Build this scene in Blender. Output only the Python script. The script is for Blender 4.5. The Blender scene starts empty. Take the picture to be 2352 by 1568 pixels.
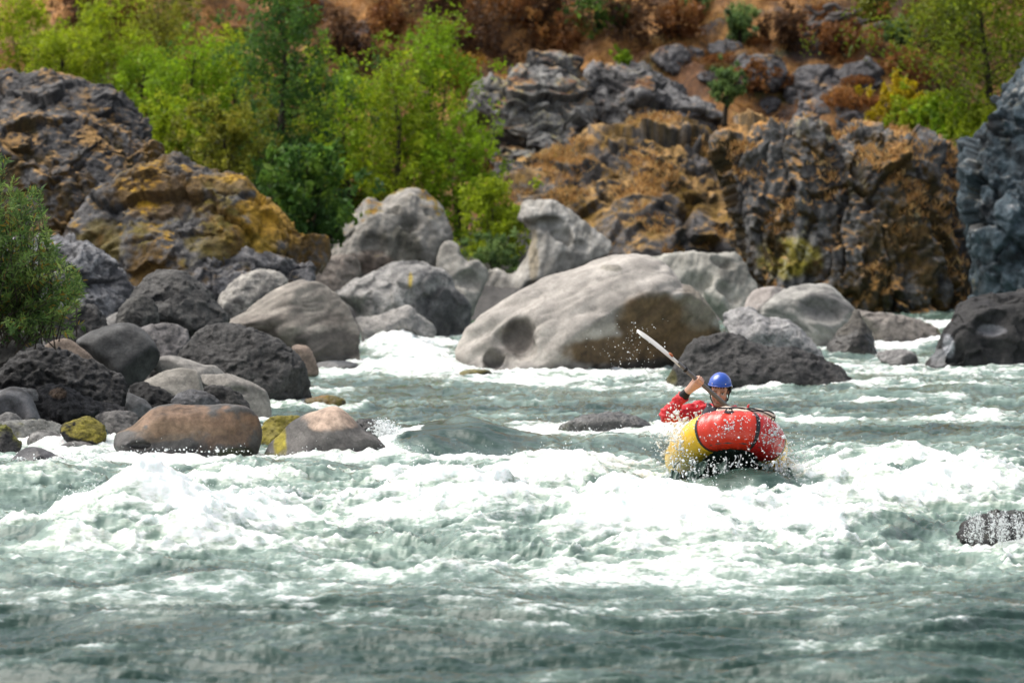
import bpy, math, random
import numpy as np
from mathutils import Vector, Matrix

# ------------------------------------------------------------------ camera, sky, sun, exposure
S = bpy.context.scene
C = S.collection
CAM_H, HORIZON, FOCAL = 3.0, 330.0, 9800.0          # metres, picture row of the horizon, focal length in picture units (picture is 2352 x 1568)
PITCH = math.atan((784.0 - HORIZON) / FOCAL)
cam_data = bpy.data.cameras.new('camera')
cam = bpy.data.objects.new('camera', cam_data); C.objects.link(cam)
cam.location = (0, 0, CAM_H)
cam.rotation_euler = (math.pi / 2 - PITCH, 0, 0)
cam_data.sensor_width = 36.0
cam_data.lens = 36.0 * FOCAL / 2352.0
cam_data.clip_start = 0.5
cam_data.clip_end = 2000.0
cam_data.dof.use_dof = True
cam_data.dof.focus_distance = 37.4
cam_data.dof.aperture_fstop = 2.9
S.camera = cam

SUN_EL, SUN_AZ = math.radians(60), math.radians(-108)  # azimuth from -Y (behind the camera) towards +X; negative = from the left
world = bpy.data.worlds.new('World'); S.world = world
world.use_nodes = True
wn = world.node_tree
wn.nodes.clear()
w_out = wn.nodes.new('ShaderNodeOutputWorld')
w_bg = wn.nodes.new('ShaderNodeBackground'); w_bg.inputs['Strength'].default_value = 0.15
w_hsv = wn.nodes.new('ShaderNodeHueSaturation'); w_hsv.inputs['Saturation'].default_value = 0.42
w_sky = wn.nodes.new('ShaderNodeTexSky'); w_sky.sky_type = 'NISHITA'
w_sky.sun_disc = False
w_sky.sun_elevation = SUN_EL
w_sky.dust_density = 5.0
w_sky.air_density = 1.0
wn.links.new(w_sky.outputs[0], w_hsv.inputs['Color'])
wn.links.new(w_hsv.outputs[0], w_bg.inputs['Color'])
wn.links.new(w_bg.outputs[0], w_out.inputs['Surface'])

sun_dir = Vector((math.sin(SUN_AZ) * math.cos(SUN_EL), -math.cos(SUN_AZ) * math.cos(SUN_EL), math.sin(SUN_EL)))  # towards the sun
w_sky.sun_rotation = math.atan2(sun_dir.x, sun_dir.y)
sun_data = bpy.data.lights.new('sun', 'SUN'); sun_data.energy = 1.5; sun_data.angle = math.radians(48)
sun_data.color = (1.0, 0.95, 0.88)
sun = bpy.data.objects.new('sun', sun_data); C.objects.link(sun)
sun.rotation_euler = sun_dir.to_track_quat('Z', 'Y').to_euler()
sun.location = (0, 0, 40)

S.view_settings.view_transform = 'Standard'
S.view_settings.look = 'None'
S.view_settings.gamma = 1.0
S.view_settings.exposure = 0.66
S.cycles.use_denoising = True
S.cycles.max_bounces = 6
S.cycles.diffuse_bounces = 3
S.cycles.glossy_bounces = 3
S.cycles.transmission_bounces = 3
S.cycles.caustics_reflective = False
S.cycles.caustics_refractive = False

# ------------------------------------------------------------------ placing helpers
CT, ST = math.cos(PITCH), math.sin(PITCH)
def P(px, py, y):
    """world point seen at picture position px, py on the upright plane at distance y"""
    a = (px - 1176.0) / FOCAL; b = (784.0 - py) / FOCAL
    dy = CT + b * ST; dz = -ST + b * CT
    return np.array([a / dy * y, y, CAM_H + dz / dy * y])
def c1(p): return [(x * .36, y * .36) for x, y in p]
def c2(p): return [(x * .36 + 752.6, y * .36) for x, y in p]
def c3(p): return [(x * .36 + 1505.3, y * .36) for x, y in p]
def c4(p): return [(x * .39, y * .39 + 470.4) for x, y in p]
def c5(p): return [(x * .36 + 658.6, y * .36 + 423.4) for x, y in p]
def c6(p): return [(x * .4 + 1411.2, y * .4 + 423.4) for x, y in p]
def c7(x, y): return (x * .276 + 1458.2, y * .276 + 715.0)
def Q(x, y, d): return P(*c7(x, y), d)

# ------------------------------------------------------------------ noise (vectorised)
_rng = np.random.default_rng(7)
_perm = _rng.permutation(512).astype(np.int32)
_perm = np.concatenate([_perm, _perm])
_g = _rng.normal(size=(512, 3)).astype(np.float32); _g /= np.linalg.norm(_g, axis=1)[:, None]
def noise3(p, seed=0):
    p = np.asarray(p, np.float32) + np.float32(seed * 17.317)
    i = np.floor(p).astype(np.int32); f = p - i
    u = f * f * f * (f * (f * 6 - 15) + 10)
    ix, iy, iz = i[:, 0] & 511, i[:, 1] & 511, i[:, 2] & 511
    out = 0
    for dx in (0, 1):
        wx = u[:, 0] if dx else 1 - u[:, 0]
        hx = _perm[(ix + dx) & 511]
        for dy in (0, 1):
            wy = u[:, 1] if dy else 1 - u[:, 1]
            hy = _perm[(hx + iy + dy) & 511]
            for dz in (0, 1):
                wz = u[:, 2] if dz else 1 - u[:, 2]
                g = _g[_perm[(hy + iz + dz) & 511]]
                out = out + wx * wy * wz * (g[:, 0] * (f[:, 0] - dx) + g[:, 1] * (f[:, 1] - dy) + g[:, 2] * (f[:, 2] - dz))
    return out * 1.55
def fbm(p, octs=4, seed=0, gain=0.5, lac=2.03):
    a, s, t = 1.0, 0, 0
    p = np.asarray(p, np.float32)
    for o in range(octs):
        s = s + a * noise3(p, seed + o * 3.1); t += a; a *= gain; p = p * lac
    return s / t
def ridged(p, octs=3, seed=0, gain=0.5):
    a, s, t = 1.0, 0, 0
    p = np.asarray(p, np.float32)
    for o in range(octs):
        s = s + a * (1 - np.minimum(np.abs(noise3(p, seed + o * 2.7)) * 1.6, 1)); t += a; a *= gain; p = p * 2.07
    return s / t
def worley(p, seed=0):
    """distance to nearest cell point, gap to the second, random id of the cell, tilt of the cell's facet here"""
    p = np.asarray(p, np.float32) + np.float32(seed * 11.7)
    i = np.floor(p).astype(np.int32)
    f1 = np.full(len(p), 9.0, np.float32); f2 = f1.copy(); cid = np.zeros(len(p), np.float32); til = cid.copy()
    for dx in (-1, 0, 1):
        for dy in (-1, 0, 1):
            for dz in (-1, 0, 1):
                c = i + np.array([dx, dy, dz], np.int32)
                h = _perm[(_perm[(_perm[c[:, 0] & 511] + c[:, 1]) & 511] + c[:, 2]) & 511]
                q = c + 0.5 + 0.48 * _g[h]
                d = np.linalg.norm(p - q, axis=1)
                nearer = d < f1
                f2 = np.where(nearer, f1, np.minimum(f2, d))
                cid = np.where(nearer, h / 511.0, cid); til = np.where(nearer, ((p - q) * _g[(h + 77) & 511]).sum(1), til)
                f1 = np.where(nearer, d, f1)
    return f1, f2 - f1, cid, til
def sstep(a, b, x):
    t = np.clip((x - a) / (b - a), 0, 1); return t * t * (3 - 2 * t)
def lerp(a, b, t): return a + (b - a) * t

# ------------------------------------------------------------------ mesh helpers
def make_mesh(name, v, faces, attrs=None, smooth=True):
    """faces: (N,3) or (N,4) array; attrs: {name: (N,) or (N,3)} on points"""
    v = np.asarray(v, np.float32); faces = np.asarray(faces, np.int32)
    me = bpy.data.meshes.new(name)
    n, k = faces.shape
    me.vertices.add(len(v)); me.vertices.foreach_set('co', v.ravel())
    me.loops.add(n * k); me.loops.foreach_set('vertex_index', faces.ravel())
    me.polygons.add(n); me.polygons.foreach_set('loop_start', np.arange(0, n * k, k, dtype=np.int32))
    me.polygons.foreach_set('use_smooth', np.full(n, smooth))
    for a, val in (attrs or {}).items():
        val = np.asarray(val, np.float32)
        if val.ndim == 1:
            me.attributes.new(a, 'FLOAT', 'POINT').data.foreach_set('value', val)
        else:
            col = np.ones((len(val), 4), np.float32); col[:, :3] = val
            me.attributes.new(a, 'FLOAT_COLOR', 'POINT').data.foreach_set('color', col.ravel())
    me.update(calc_edges=True); me.validate()
    return me
def link(name, me, mat=None, parent=None, loc=(0, 0, 0)):
    o = bpy.data.objects.new(name, me); C.objects.link(o)
    o.location = loc
    if mat is not None and me is not None: me.materials.append(mat)
    if parent is not None: o.parent = parent
    return o
def tag(o, label=None, cat=None, group=None, kind=None):
    if label: o['label'] = label
    if cat: o['category'] = cat
    if group: o['group'] = group
    if kind: o['kind'] = kind
    return o
def empty(name, loc, label=None, cat=None, group=None):
    o = bpy.data.objects.new(name, None); C.objects.link(o); o.location = loc
    o.empty_display_size = .2
    return tag(o, label, cat, group)
def normals_of(v, f):
    a, b, c = v[f[:, 0]], v[f[:, 1]], v[f[:, 2]]
    fn = np.cross(b - a, c - a)
    if f.shape[1] == 4: fn = fn + np.cross(c - a, v[f[:, 3]] - a)
    n = np.zeros_like(v)
    for k in range(f.shape[1]):
        for ax in range(3): n[:, ax] += np.bincount(f[:, k], fn[:, ax], len(v))
    return n / (np.linalg.norm(n, axis=1)[:, None] + 1e-12)
def surface_nets(F, org, h):
    """polygonise F > 0 on a regular grid; h = voxel size (3,)"""
    ins = F > 0
    nx, ny, nz = F.shape
    cnt = np.zeros((nx - 1, ny - 1, nz - 1), np.int8); pos = np.zeros((nx - 1, ny - 1, nz - 1, 3), np.float32)
    corners = [(a, b, c) for a in (0, 1) for b in (0, 1) for c in (0, 1)]
    def sl(o): return tuple(slice(o[k], F.shape[k] - 1 + o[k]) for k in range(3))
    for o in corners:
        for ax in range(3):
            if o[ax]: continue
            e = list(o); e[ax] = 1
            A, B = F[sl(o)], F[sl(e)]
            m = (A > 0) != (B > 0)
            den = np.where(m, A - B, 1)
            t = np.where(m, A / den, 0)
            cnt += m
            for k in range(3):
                pos[..., k] += np.where(m, (t if k == ax else o[k]), 0)
    act = cnt > 0
    idx = np.full(act.shape, -1, np.int64); n = int(act.sum()); idx[act] = np.arange(n)
    ii = np.argwhere(act).astype(np.float32)
    v = (ii + pos[act] / cnt[act][:, None]) * np.asarray(h, np.float32) + np.asarray(org, np.float32)
    quads = []
    for ax in range(3):
        b, c = (ax + 1) % 3, (ax + 2) % 3
        s0 = [slice(1, -1)] * 3; s1 = [slice(1, -1)] * 3
        s0[ax] = slice(0, -1); s1[ax] = slice(1, None)
        A, B = ins[tuple(s0)], ins[tuple(s1)]
        for flip, m in ((False, A & ~B), (True, ~A & B)):
            w = np.argwhere(m)
            if not len(w): continue
            w[:, b] += 1; w[:, c] += 1
            def cell(db, dc):
                q = w.copy(); q[:, b] += db; q[:, c] += dc
                return idx[q[:, 0], q[:, 1], q[:, 2]]
            q = np.stack([cell(-1, -1), cell(0, -1), cell(0, 0), cell(-1, 0)], 1)
            quads.append(q[:, ::-1] if flip else q)
    q = np.concatenate(quads)
    return v, q[(q >= 0).all(1)]
def ico():
    t = (1 + 5 ** .5) / 2
    v = np.array([(-1, t, 0), (1, t, 0), (-1, -t, 0), (1, -t, 0), (0, -1, t), (0, 1, t), (0, -1, -t), (0, 1, -t), (t, 0, -1), (t, 0, 1), (-t, 0, -1), (-t, 0, 1)], np.float32)
    v /= np.linalg.norm(v[0])
    f = np.array([(0, 11, 5), (0, 5, 1), (0, 1, 7), (0, 7, 10), (0, 10, 11), (1, 5, 9), (5, 11, 4), (11, 10, 2), (10, 7, 6), (7, 1, 8), (3, 9, 4), (3, 4, 2), (3, 2, 6), (3, 6, 8), (3, 8, 9), (4, 9, 5), (2, 4, 11), (6, 2, 10), (8, 6, 7), (9, 8, 1)], np.int32)
    return v, f
def tube(path, rad, n=8, cap=True):
    """tube along a polyline, radius per point; returns verts, quads"""
    path = np.asarray(path, float); rad = np.broadcast_to(np.asarray(rad, float), (len(path),))
    t = np.gradient(path, axis=0); t /= np.linalg.norm(t, axis=1)[:, None] + 1e-9
    ref = np.array([0., 0, 1]) if abs(t[0][2]) < .9 else np.array([1., 0, 0])
    a = np.cross(t[0], ref); a /= np.linalg.norm(a)
    rings = []
    for k in range(len(path)):
        a = a - t[k] * np.dot(a, t[k]); a /= np.linalg.norm(a) + 1e-9
        b = np.cross(t[k], a)
        th = np.arange(n) * 2 * math.pi / n
        rings.append(path[k] + rad[k] * (np.cos(th)[:, None] * a + np.sin(th)[:, None] * b))
    v = np.concatenate(rings); q = []
    for k in range(len(path) - 1):
        for j in range(n):
            j2 = (j + 1) % n
            q.append((k * n + j, k * n + j2, (k + 1) * n + j2, (k + 1) * n + j))
    if cap:
        for e, base in ((0, 0), (len(path) - 1, (len(path) - 1) * n)):
            ci = len(v); v = np.vstack([v, path[e] + (t[e] * rad[e] * .3 * (1 if e else -1))])
            for j in range(n):
                j2 = (j + 1) % n
                q.append((base + j2, base + j, ci, ci) if e == 0 else (base + j, base + j2, ci, ci))
    return v, np.array(q, np.int32)
class Geo:
    """collects pieces of one part (triangles; quads are split)"""
    def __init__(s): s.v, s.f, s.n = [], [], 0
    def add(s, v, f):
        f = np.asarray(f, np.int64)
        if f.shape[1] == 4:
            f = np.concatenate([f[:, [0, 1, 2]], f[:, [0, 2, 3]]])
            f = f[(f[:, 0] != f[:, 1]) & (f[:, 1] != f[:, 2]) & (f[:, 0] != f[:, 2])]
        s.v.append(np.asarray(v, np.float32)); s.f.append(f + s.n); s.n += len(v); return s
    def tube(s, path, rad, n=8): return s.add(*tube(path, rad, n))
    def get(s): return np.concatenate(s.v), np.concatenate(s.f)
    def obj(s, name, mat, parent=None, attrs=None, smooth=True):
        v, f = s.get()
        loc = np.zeros(3)
        if parent is None:
            loc = np.array([(v[:, 0].min() + v[:, 0].max()) / 2, (v[:, 1].min() + v[:, 1].max()) / 2, v[:, 2].min()])
        else:
            loc = np.zeros(3); v = v - np.array(parent.matrix_world.translation if parent.parent else parent.location)
        return link(name, make_mesh(name, v - loc, f, attrs, smooth), mat, parent, loc)
def loc_of(o):
    p = np.zeros(3)
    while o is not None: p = p + np.array(o.location); o = o.parent
    return p
# ------------------------------------------------------------------ materials
def new_mat(name):
    m = bpy.data.materials.new(name); m.use_nodes = True
    nt = m.node_tree; nt.nodes.clear()
    return m, nt, nt.nodes.new('ShaderNodeOutputMaterial')
def nd(nt, t, **kw):
    n = nt.nodes.new(t)
    for k, v in kw.items(): setattr(n, k, v)
    return n
def mathn(nt, op, a, b=None, clamp=False):
    n = nd(nt, 'ShaderNodeMath', operation=op, use_clamp=clamp)
    for k, x in enumerate((a, b)):
        if x is None: continue
        if isinstance(x, (int, float)): n.inputs[k].default_value = x
        else: nt.links.new(x, n.inputs[k])
    return n.outputs[0]
def mixc(nt, fac, a, b, mode='MIX'):
    n = nd(nt, 'ShaderNodeMix', data_type='RGBA', blend_type=mode)
    for k, x in ((0, fac), (6, a), (7, b)):
        if isinstance(x, (int, float)): n.inputs[k].default_value = x
        elif isinstance(x, tuple): n.inputs[k].default_value = (*x, 1)
        else: nt.links.new(x, n.inputs[k])
    return n.outputs[2]
def noise_n(nt, vec, scale, detail=4, rough=.55):
    n = nd(nt, 'ShaderNodeTexNoise'); n.inputs['Scale'].default_value = scale
    n.inputs['Detail'].default_value = detail; n.inputs['Roughness'].default_value = rough
    nt.links.new(vec, n.inputs['Vector']); return n.outputs['Fac']
def ramp_f(nt, val, lo, hi, a=0., b=1.):
    n = nd(nt, 'ShaderNodeMapRange'); n.interpolation_type = 'SMOOTHSTEP'
    nt.links.new(val, n.inputs[0])
    for k, x in enumerate((lo, hi, a, b)): n.inputs[k + 1].default_value = x
    return n.outputs[0]
def attr(nt, name, out='Fac'): return nd(nt, 'ShaderNodeAttribute', attribute_name=name).outputs[out]

def mat_stone():
    m, nt, out = new_mat('stone')
    pos = nd(nt, 'ShaderNodeNewGeometry').outputs['Position']
    col = attr(nt, 'Col', 'Color'); wet = attr(nt, 'wet'); grain = attr(nt, 'grain')
    n1 = noise_n(nt, pos, 9, 6, .65); n2 = noise_n(nt, pos, 42, 4, .7)
    k1 = mathn(nt, 'MULTIPLY', mathn(nt, 'SUBTRACT', n1, .5), mathn(nt, 'ADD', mathn(nt, 'MULTIPLY', grain, 2.2), .85))
    k2 = mathn(nt, 'MULTIPLY', mathn(nt, 'SUBTRACT', n2, .5), mathn(nt, 'ADD', mathn(nt, 'MULTIPLY', grain, 4.2), .75))
    k = mathn(nt, 'MAXIMUM', mathn(nt, 'ADD', mathn(nt, 'ADD', k1, k2), 1.0), .2)
    g = nd(nt, 'ShaderNodeCombineColor')
    for q in range(3): nt.links.new(k, g.inputs[q])
    c = mixc(nt, 1.0, col, g.outputs[0], 'MULTIPLY')
    bs = nd(nt, 'ShaderNodeBsdfPrincipled')
    nt.links.new(c, bs.inputs['Base Color'])
    nt.links.new(ramp_f(nt, wet, 0, 1, .78, .28), bs.inputs['Roughness'])
    bs.inputs['Specular IOR Level'].default_value = .35
    b = nd(nt, 'ShaderNodeBump'); b.inputs['Distance'].default_value = .04
    nt.links.new(mathn(nt, 'ADD', mathn(nt, 'MULTIPLY', grain, .7), .26), b.inputs['Strength'])
    nt.links.new(mathn(nt, 'ADD', n1, mathn(nt, 'MULTIPLY', n2, .6)), b.inputs['Height'])
    nt.links.new(b.outputs[0], bs.inputs['Normal'])
    nt.links.new(bs.outputs[0], out.inputs[0]); return m
M_STONE = mat_stone()

def mat_leaf():
    m, nt, out = new_mat('foliage')
    col = attr(nt, 'Col', 'Color')
    d = nd(nt, 'ShaderNodeBsdfPrincipled'); d.inputs['Roughness'].default_value = .55; d.inputs['Specular IOR Level'].default_value = .25
    t = nd(nt, 'ShaderNodeBsdfTranslucent')
    nt.links.new(col, d.inputs['Base Color']); nt.links.new(col, t.inputs['Color'])
    mx = nd(nt, 'ShaderNodeMixShader'); mx.inputs[0].default_value = .5
    nt.links.new(d.outputs[0], mx.inputs[1]); nt.links.new(t.outputs[0], mx.inputs[2])
    nt.links.new(mx.outputs[0], out.inputs[0]); return m
M_LEAF = mat_leaf()

def mat_plain(name, rgb, rough=.6, spec=.4, nscale=14, namp=.25, coat=0., bump=.0, bscale=30):
    m, nt, out = new_mat(name)
    tc = nd(nt, 'ShaderNodeTexCoord').outputs['Object']
    n = noise_n(nt, tc, nscale, 4, .6)
    c = mixc(nt, n, tuple(x * (1 - namp) for x in rgb), tuple(min(x * (1 + namp), 1) for x in rgb))
    bs = nd(nt, 'ShaderNodeBsdfPrincipled'); nt.links.new(c, bs.inputs['Base Color'])
    bs.inputs['Roughness'].default_value = rough; bs.inputs['Specular IOR Level'].default_value = spec
    bs.inputs['Coat Weight'].default_value = coat; bs.inputs['Coat Roughness'].default_value = .15
    if bump:
        b = nd(nt, 'ShaderNodeBump'); b.inputs['Strength'].default_value = bump; b.inputs['Distance'].default_value = .02
        nt.links.new(noise_n(nt, tc, bscale, 5, .6), b.inputs['Height']); nt.links.new(b.outputs[0], bs.inputs['Normal'])
    nt.links.new(bs.outputs[0], out.inputs[0]); return m
M_BARK = mat_plain('bark', (.055, .045, .035), .85, .2, 25, .4, bump=.5)
M_WOOD = mat_plain('weathered_wood', (.12, .105, .095), .8, .2, 18, .45, bump=.6)

def mat_vcol(name, rough=.6, spec=.3):
    m, nt, out = new_mat(name)
    bs = nd(nt, 'ShaderNodeBsdfPrincipled'); nt.links.new(attr(nt, 'Col', 'Color'), bs.inputs['Base Color'])
    bs.inputs['Roughness'].default_value = rough; bs.inputs['Specular IOR Level'].default_value = spec
    nt.links.new(bs.outputs[0], out.inputs[0]); return m
M_SKIN = mat_vcol('skin', .5, .35)

def mat_water():
    m, nt, out = new_mat('river_water')
    pos = nd(nt, 'ShaderNodeNewGeometry').outputs['Position']
    foam = attr(nt, 'foam'); aer_sheen = attr(nt, 'aer_sheen')
    mp = nd(nt, 'ShaderNodeMapping'); mp.inputs['Scale'].default_value = (.5, .62, 1.7); nt.links.new(pos, mp.inputs[0])
    n1 = noise_n(nt, mp.outputs[0], 11, 7, .68)
    n2 = noise_n(nt, mp.outputs[0], 36, 5, .7)
    t = mathn(nt, 'ADD', foam, mathn(nt, 'ADD', mathn(nt, 'MULTIPLY', mathn(nt, 'SUBTRACT', n1, .5), 1.5), mathn(nt, 'MULTIPLY', mathn(nt, 'SUBTRACT', n2, .5), .6)))
    fm = ramp_f(nt, t, .30, .92)
    t2 = mathn(nt, 'ADD', aer_sheen, mathn(nt, 'MULTIPLY', mathn(nt, 'SUBTRACT', n1, .5), .8))
    am = ramp_f(nt, t2, .1, 1.0)
    wc = mixc(nt, am, (.020, .050, .038), (.205, .29, .24))
    wc = mixc(nt, ramp_f(nt, t2, .75, 1.35), wc, (.42, .48, .36))
    wb = nd(nt, 'ShaderNodeBsdfPrincipled'); nt.links.new(wc, wb.inputs['Base Color'])
    wb.inputs['Roughness'].default_value = .06; wb.inputs['IOR'].default_value = 1.333; wb.inputs['Specular IOR Level'].default_value = .5
    b1 = nd(nt, 'ShaderNodeBump'); b1.inputs['Strength'].default_value = .26; b1.inputs['Distance'].default_value = .05
    nt.links.new(mathn(nt, 'ADD', n1, mathn(nt, 'MULTIPLY', n2, .35)), b1.inputs['Height']); nt.links.new(b1.outputs[0], wb.inputs['Normal'])
    fb = nd(nt, 'ShaderNodeBsdfPrincipled'); fb.inputs['Roughness'].default_value = .6; fb.inputs['Specular IOR Level'].default_value = .25; fb.inputs['Subsurface Weight'].default_value = .5; fb.inputs['Subsurface Radius'].default_value = (.08, .1, .1); fb.inputs['Subsurface Scale'].default_value = 1.
    nt.links.new(mixc(nt, ramp_f(nt, mathn(nt, 'ADD', mathn(nt, 'MULTIPLY', n1, .6), mathn(nt, 'MULTIPLY', n2, .4)), .34, .56), (.70, .78, .71), (.90, .92, .91)), fb.inputs['Base Color'])
    b2 = nd(nt, 'ShaderNodeBump'); b2.inputs['Strength'].default_value = .4; b2.inputs['Distance'].default_value = .05
    nt.links.new(mathn(nt, 'ADD', n1, mathn(nt, 'MULTIPLY', n2, .6)), b2.inputs['Height']); nt.links.new(b2.outputs[0], fb.inputs['Normal'])
    mx = nd(nt, 'ShaderNodeMixShader'); nt.links.new(fm, mx.inputs[0])
    nt.links.new(wb.outputs[0], mx.inputs[1]); nt.links.new(fb.outputs[0], mx.inputs[2])
    nt.links.new(mx.outputs[0], out.inputs[0]); return m
M_WATER = mat_water()
def mat_spray():
    m, nt, out = new_mat('spray')
    bs = nd(nt, 'ShaderNodeBsdfPrincipled'); bs.inputs['Base Color'].default_value = (.92, .94, .94, 1)
    bs.inputs['Roughness'].default_value = .2; bs.inputs['Specular IOR Level'].default_value = .6
    t = nd(nt, 'ShaderNodeBsdfTranslucent'); t.inputs[0].default_value = (.92, .94, .94, 1)
    mx = nd(nt, 'ShaderNodeMixShader'); mx.inputs[0].default_value = .35
    nt.links.new(bs.outputs[0], mx.inputs[1]); nt.links.new(t.outputs[0], mx.inputs[2]); nt.links.new(mx.outputs[0], out.inputs[0]); return m
M_SPRAY = mat_spray()
# ------------------------------------------------------------------ ground: river bed, banks and hillside in one sheet
def left_bank_x(y): return np.interp(y, [0, 30, 38, 41, 46, 52, 58, 66, 72, 300], [-5.6, -5.4, -5.1, -4.7, -3.6, -3.1, -2.5, -2.4, 0, 0])
def ground_h(x, y):
    left = np.clip((left_bank_x(y) - x) * .3 - .15, -.8, .8)
    rear = np.clip((y - 71.5) * .14, -.8, lerp(1.3, .35, sstep(.2, 2.0, x)))
    chan = sstep(4.2, 5.6, x) * sstep(9.6, 8.2, x) * sstep(86, 78, y)
    rear = lerp(rear, -.8, chan)
    hill = np.where(y > 87.5, 1.2 + (y - 87.5) * .74, -1)
    hill = np.where(y > 118, 1.2 + 30.5 * .74 + (y - 118) * .35, hill)
    return np.maximum(np.maximum(left, rear), hill)
def grid_faces(nr, nc):
    i = np.arange(nr * nc).reshape(nr, nc)
    return np.stack([i[:-1, :-1], i[:-1, 1:], i[1:, 1:], i[1:, :-1]], -1).reshape(-1, 4)
def build_ground():
    ys = np.concatenate([np.linspace(6, 66, 60), np.linspace(66.4, 86.5, 50), np.linspace(86.6, 104, 230), np.linspace(105, 300, 70)])
    s = np.linspace(-1, 1, 420)
    hx = 0.21 * np.maximum(ys, 40) + np.where(ys > 110, (ys - 110) * 1.0, 0)
    X = s[None] * hx[:, None]; Y = np.broadcast_to(ys[:, None], X.shape).copy()
    x, y = X.ravel(), Y.ravel()
    z = ground_h(x, y)
    q = np.stack([x, y, z], 1)
    up = sstep(86, 90, y)
    big = fbm(q * .35, 3, 3); med = fbm(q * 1.3, 4, 5); rdg = ridged(q * .55, 3, 9)
    z = z + up * (big * 1.1 + med * .28 + (rdg - .6) * .5) + (1 - up) * med * .1
    v = np.stack([x, y, z], 1)
    tan, rust, brown, dark, grn = (np.array(c) for c in ((.36, .185, .06), (.155, .07, .028), (.065, .038, .025), (.035, .03, .03), (.11, .11, .025)))
    n1 = fbm(v * .8, 4, 21); n2 = fbm(v * 2.6, 4, 23); n3 = fbm(v * .5, 3, 25); n4 = noise3(v * 9, 27)
    c = lerp(rust, tan, sstep(-.3, .12, n1 + .35 * n2)[:, None])
    c = lerp(c, brown, sstep(.1, .4, n3 + .5 * n2)[:, None])
    c = lerp(c, dark, sstep(.12, .3, fbm(v * 1.5, 4, 31))[:, None] * .85)
    c = lerp(c, grn, (sstep(.16, .35, fbm(v * .6, 3, 37)) * .6)[:, None])
    n5 = noise3(v * 23, 29); c = c * np.clip(1 + .5 * n4 + .5 * n2 + .35 * n5, .15, 2.5)[:, None]
    low = (1 - sstep(80, 88, y))[:, None]
    c = lerp(c, np.array((.07, .065, .06)) * (1 + .5 * n4)[:, None], low)
    me = make_mesh('ground', v, grid_faces(len(ys), len(s)), {'Col': np.clip(c, .008, .8), 'wet': low[:, 0] * .3, 'grain': np.full(len(v), .55)})
    o = link('ground', me, M_STONE)
    tag(o, 'dry hillside of tan grass, brown bracken and bare earth behind the river', kind='structure')
build_ground()
def hill_z(x, y):
    q = np.stack([x, y, ground_h(x, y)], 1)
    up = sstep(86, 90, y)
    return q[:, 2] + up * (fbm(q * .35, 3, 3) * 1.1 + fbm(q * 1.3, 4, 5) * .28 + (ridged(q * .55, 3, 9) - .6) * .5) + (1 - up) * fbm(q * 1.3, 4, 5) * .1

# ------------------------------------------------------------------ river: one fine sheet of waves, foam density stored per point
# blobs: where on the flat river (picture column, row of the flat surface), half width, half depth (rows), value, tilt
HUMPS = [(360, 1238, 250, 32, .33, 0), (210, 1262, 230, 30, .20, 0), (560, 1190, 150, 30, .16, 0), (560, 1100, 120, 22, .14, 0),
         (1120, 1205, 190, 34, .24, 0), (1000, 1175, 260, 30, .14, 0), (1150, 1120, 260, 24, .13, 0), (1330, 1100, 170, 22, .14, 0), (1480, 1225, 240, 36, .20, 0),
         (1760, 1215, 200, 36, .16, 0), (1450, 1150, 200, 22, .10, 0), (1980, 1150, 230, 28, .20, 0), (2040, 1240, 150, 24, .14, 0), (2230, 1110, 220, 24, .16, 0),
         (2000, 1060, 260, 18, .13, 0), (1050, 1028, 170, 22, .26, 0), (1420, 1025, 150, 22, .10, 0), (700, 1120, 200, 18, .07, 0), (60, 1110, 170, 26, .12, 0),
         (480, 1330, 210, 20, .10, 0), (1050, 1330, 260, 24, .08, 0), (1680, 1300, 240, 18, .07, 0), 
         (920, 795, 90, 16, .22, 0), (980, 850, 160, 9, .12, 0), (2150, 800, 120, 8, .12, 0), (2100, 900, 260, 10, .08, 0), (1690, 1143, 115, 11, .14, 0)]
TROUGHS = [(1300, 1175, 70, 16, -.16, 0), (1520, 1065, 60, 14, -.08, 0), (640, 1150, 110, 12, -.08, 0), (120, 1180, 120, 16, -.10, 0), (920, 1075, 120, 8, -.1, 0)]
FOAM = [(340, 1230, 330, 50, 1.0), (150, 1215, 170, 34, .35), (620, 1210, 260, 40, .62), (560, 1110, 150, 20, .55), (1050, 1200, 330, 46, .74), (1130, 1115, 270, 24, .80),
        (1350, 1100, 180, 22, .75), (1520, 1225, 300, 46, .88), (1800, 1230, 330, 45, .75), (1520, 1160, 300, 16, .8), (1950, 1150, 260, 34, .72), (2200, 1130, 220, 34, .62),
        (2000, 1075, 330, 18, .70), (2250, 1265, 220, 14, .55), (912, 1036, 36, 26, 1.2), (1080, 1062, 190, 7, .9), (980, 1085, 60, 10, .8), (1290, 1000, 120, 20, .75), (1430, 1010, 130, 14, .6), (1560, 985, 100, 16, .55),
        (950, 800, 110, 30, 1.0), (930, 850, 160, 12, .85), (1200, 868, 330, 10, .70), (1750, 890, 420, 8, .62), (2100, 850, 300, 14, .45), (2000, 920, 330, 8, .5), (2200, 960, 220, 7, .5),
        (1800, 960, 160, 9, .65), (760, 900, 70, 7, .5), (820, 1000, 90, 8, .4), (350, 1050, 300, 14, .78), (150, 1030, 150, 14, .6), (600, 1060, 320, 9, .45), (2080, 800, 90, 9, .9), (2150, 745, 60, 9, .9),
        (700, 1340, 700, 60, .30), (1500, 1330, 700, 60, .36), (500, 1400, 700, 60, .27), (1300, 1400, 800, 50, .30), (1176, 1470, 900, 40, .14), (1050, 1420, 60, 10, .55), (300, 1290, 260, 14, .35), (1120, 1395, 90, 9, .35), (2190, 1450, 90, 12, .3), (1620, 1030, 120, 16, .6), (1850, 1110, 130, 26, .75), (1500, 1110, 70, 20, .6)]
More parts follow.
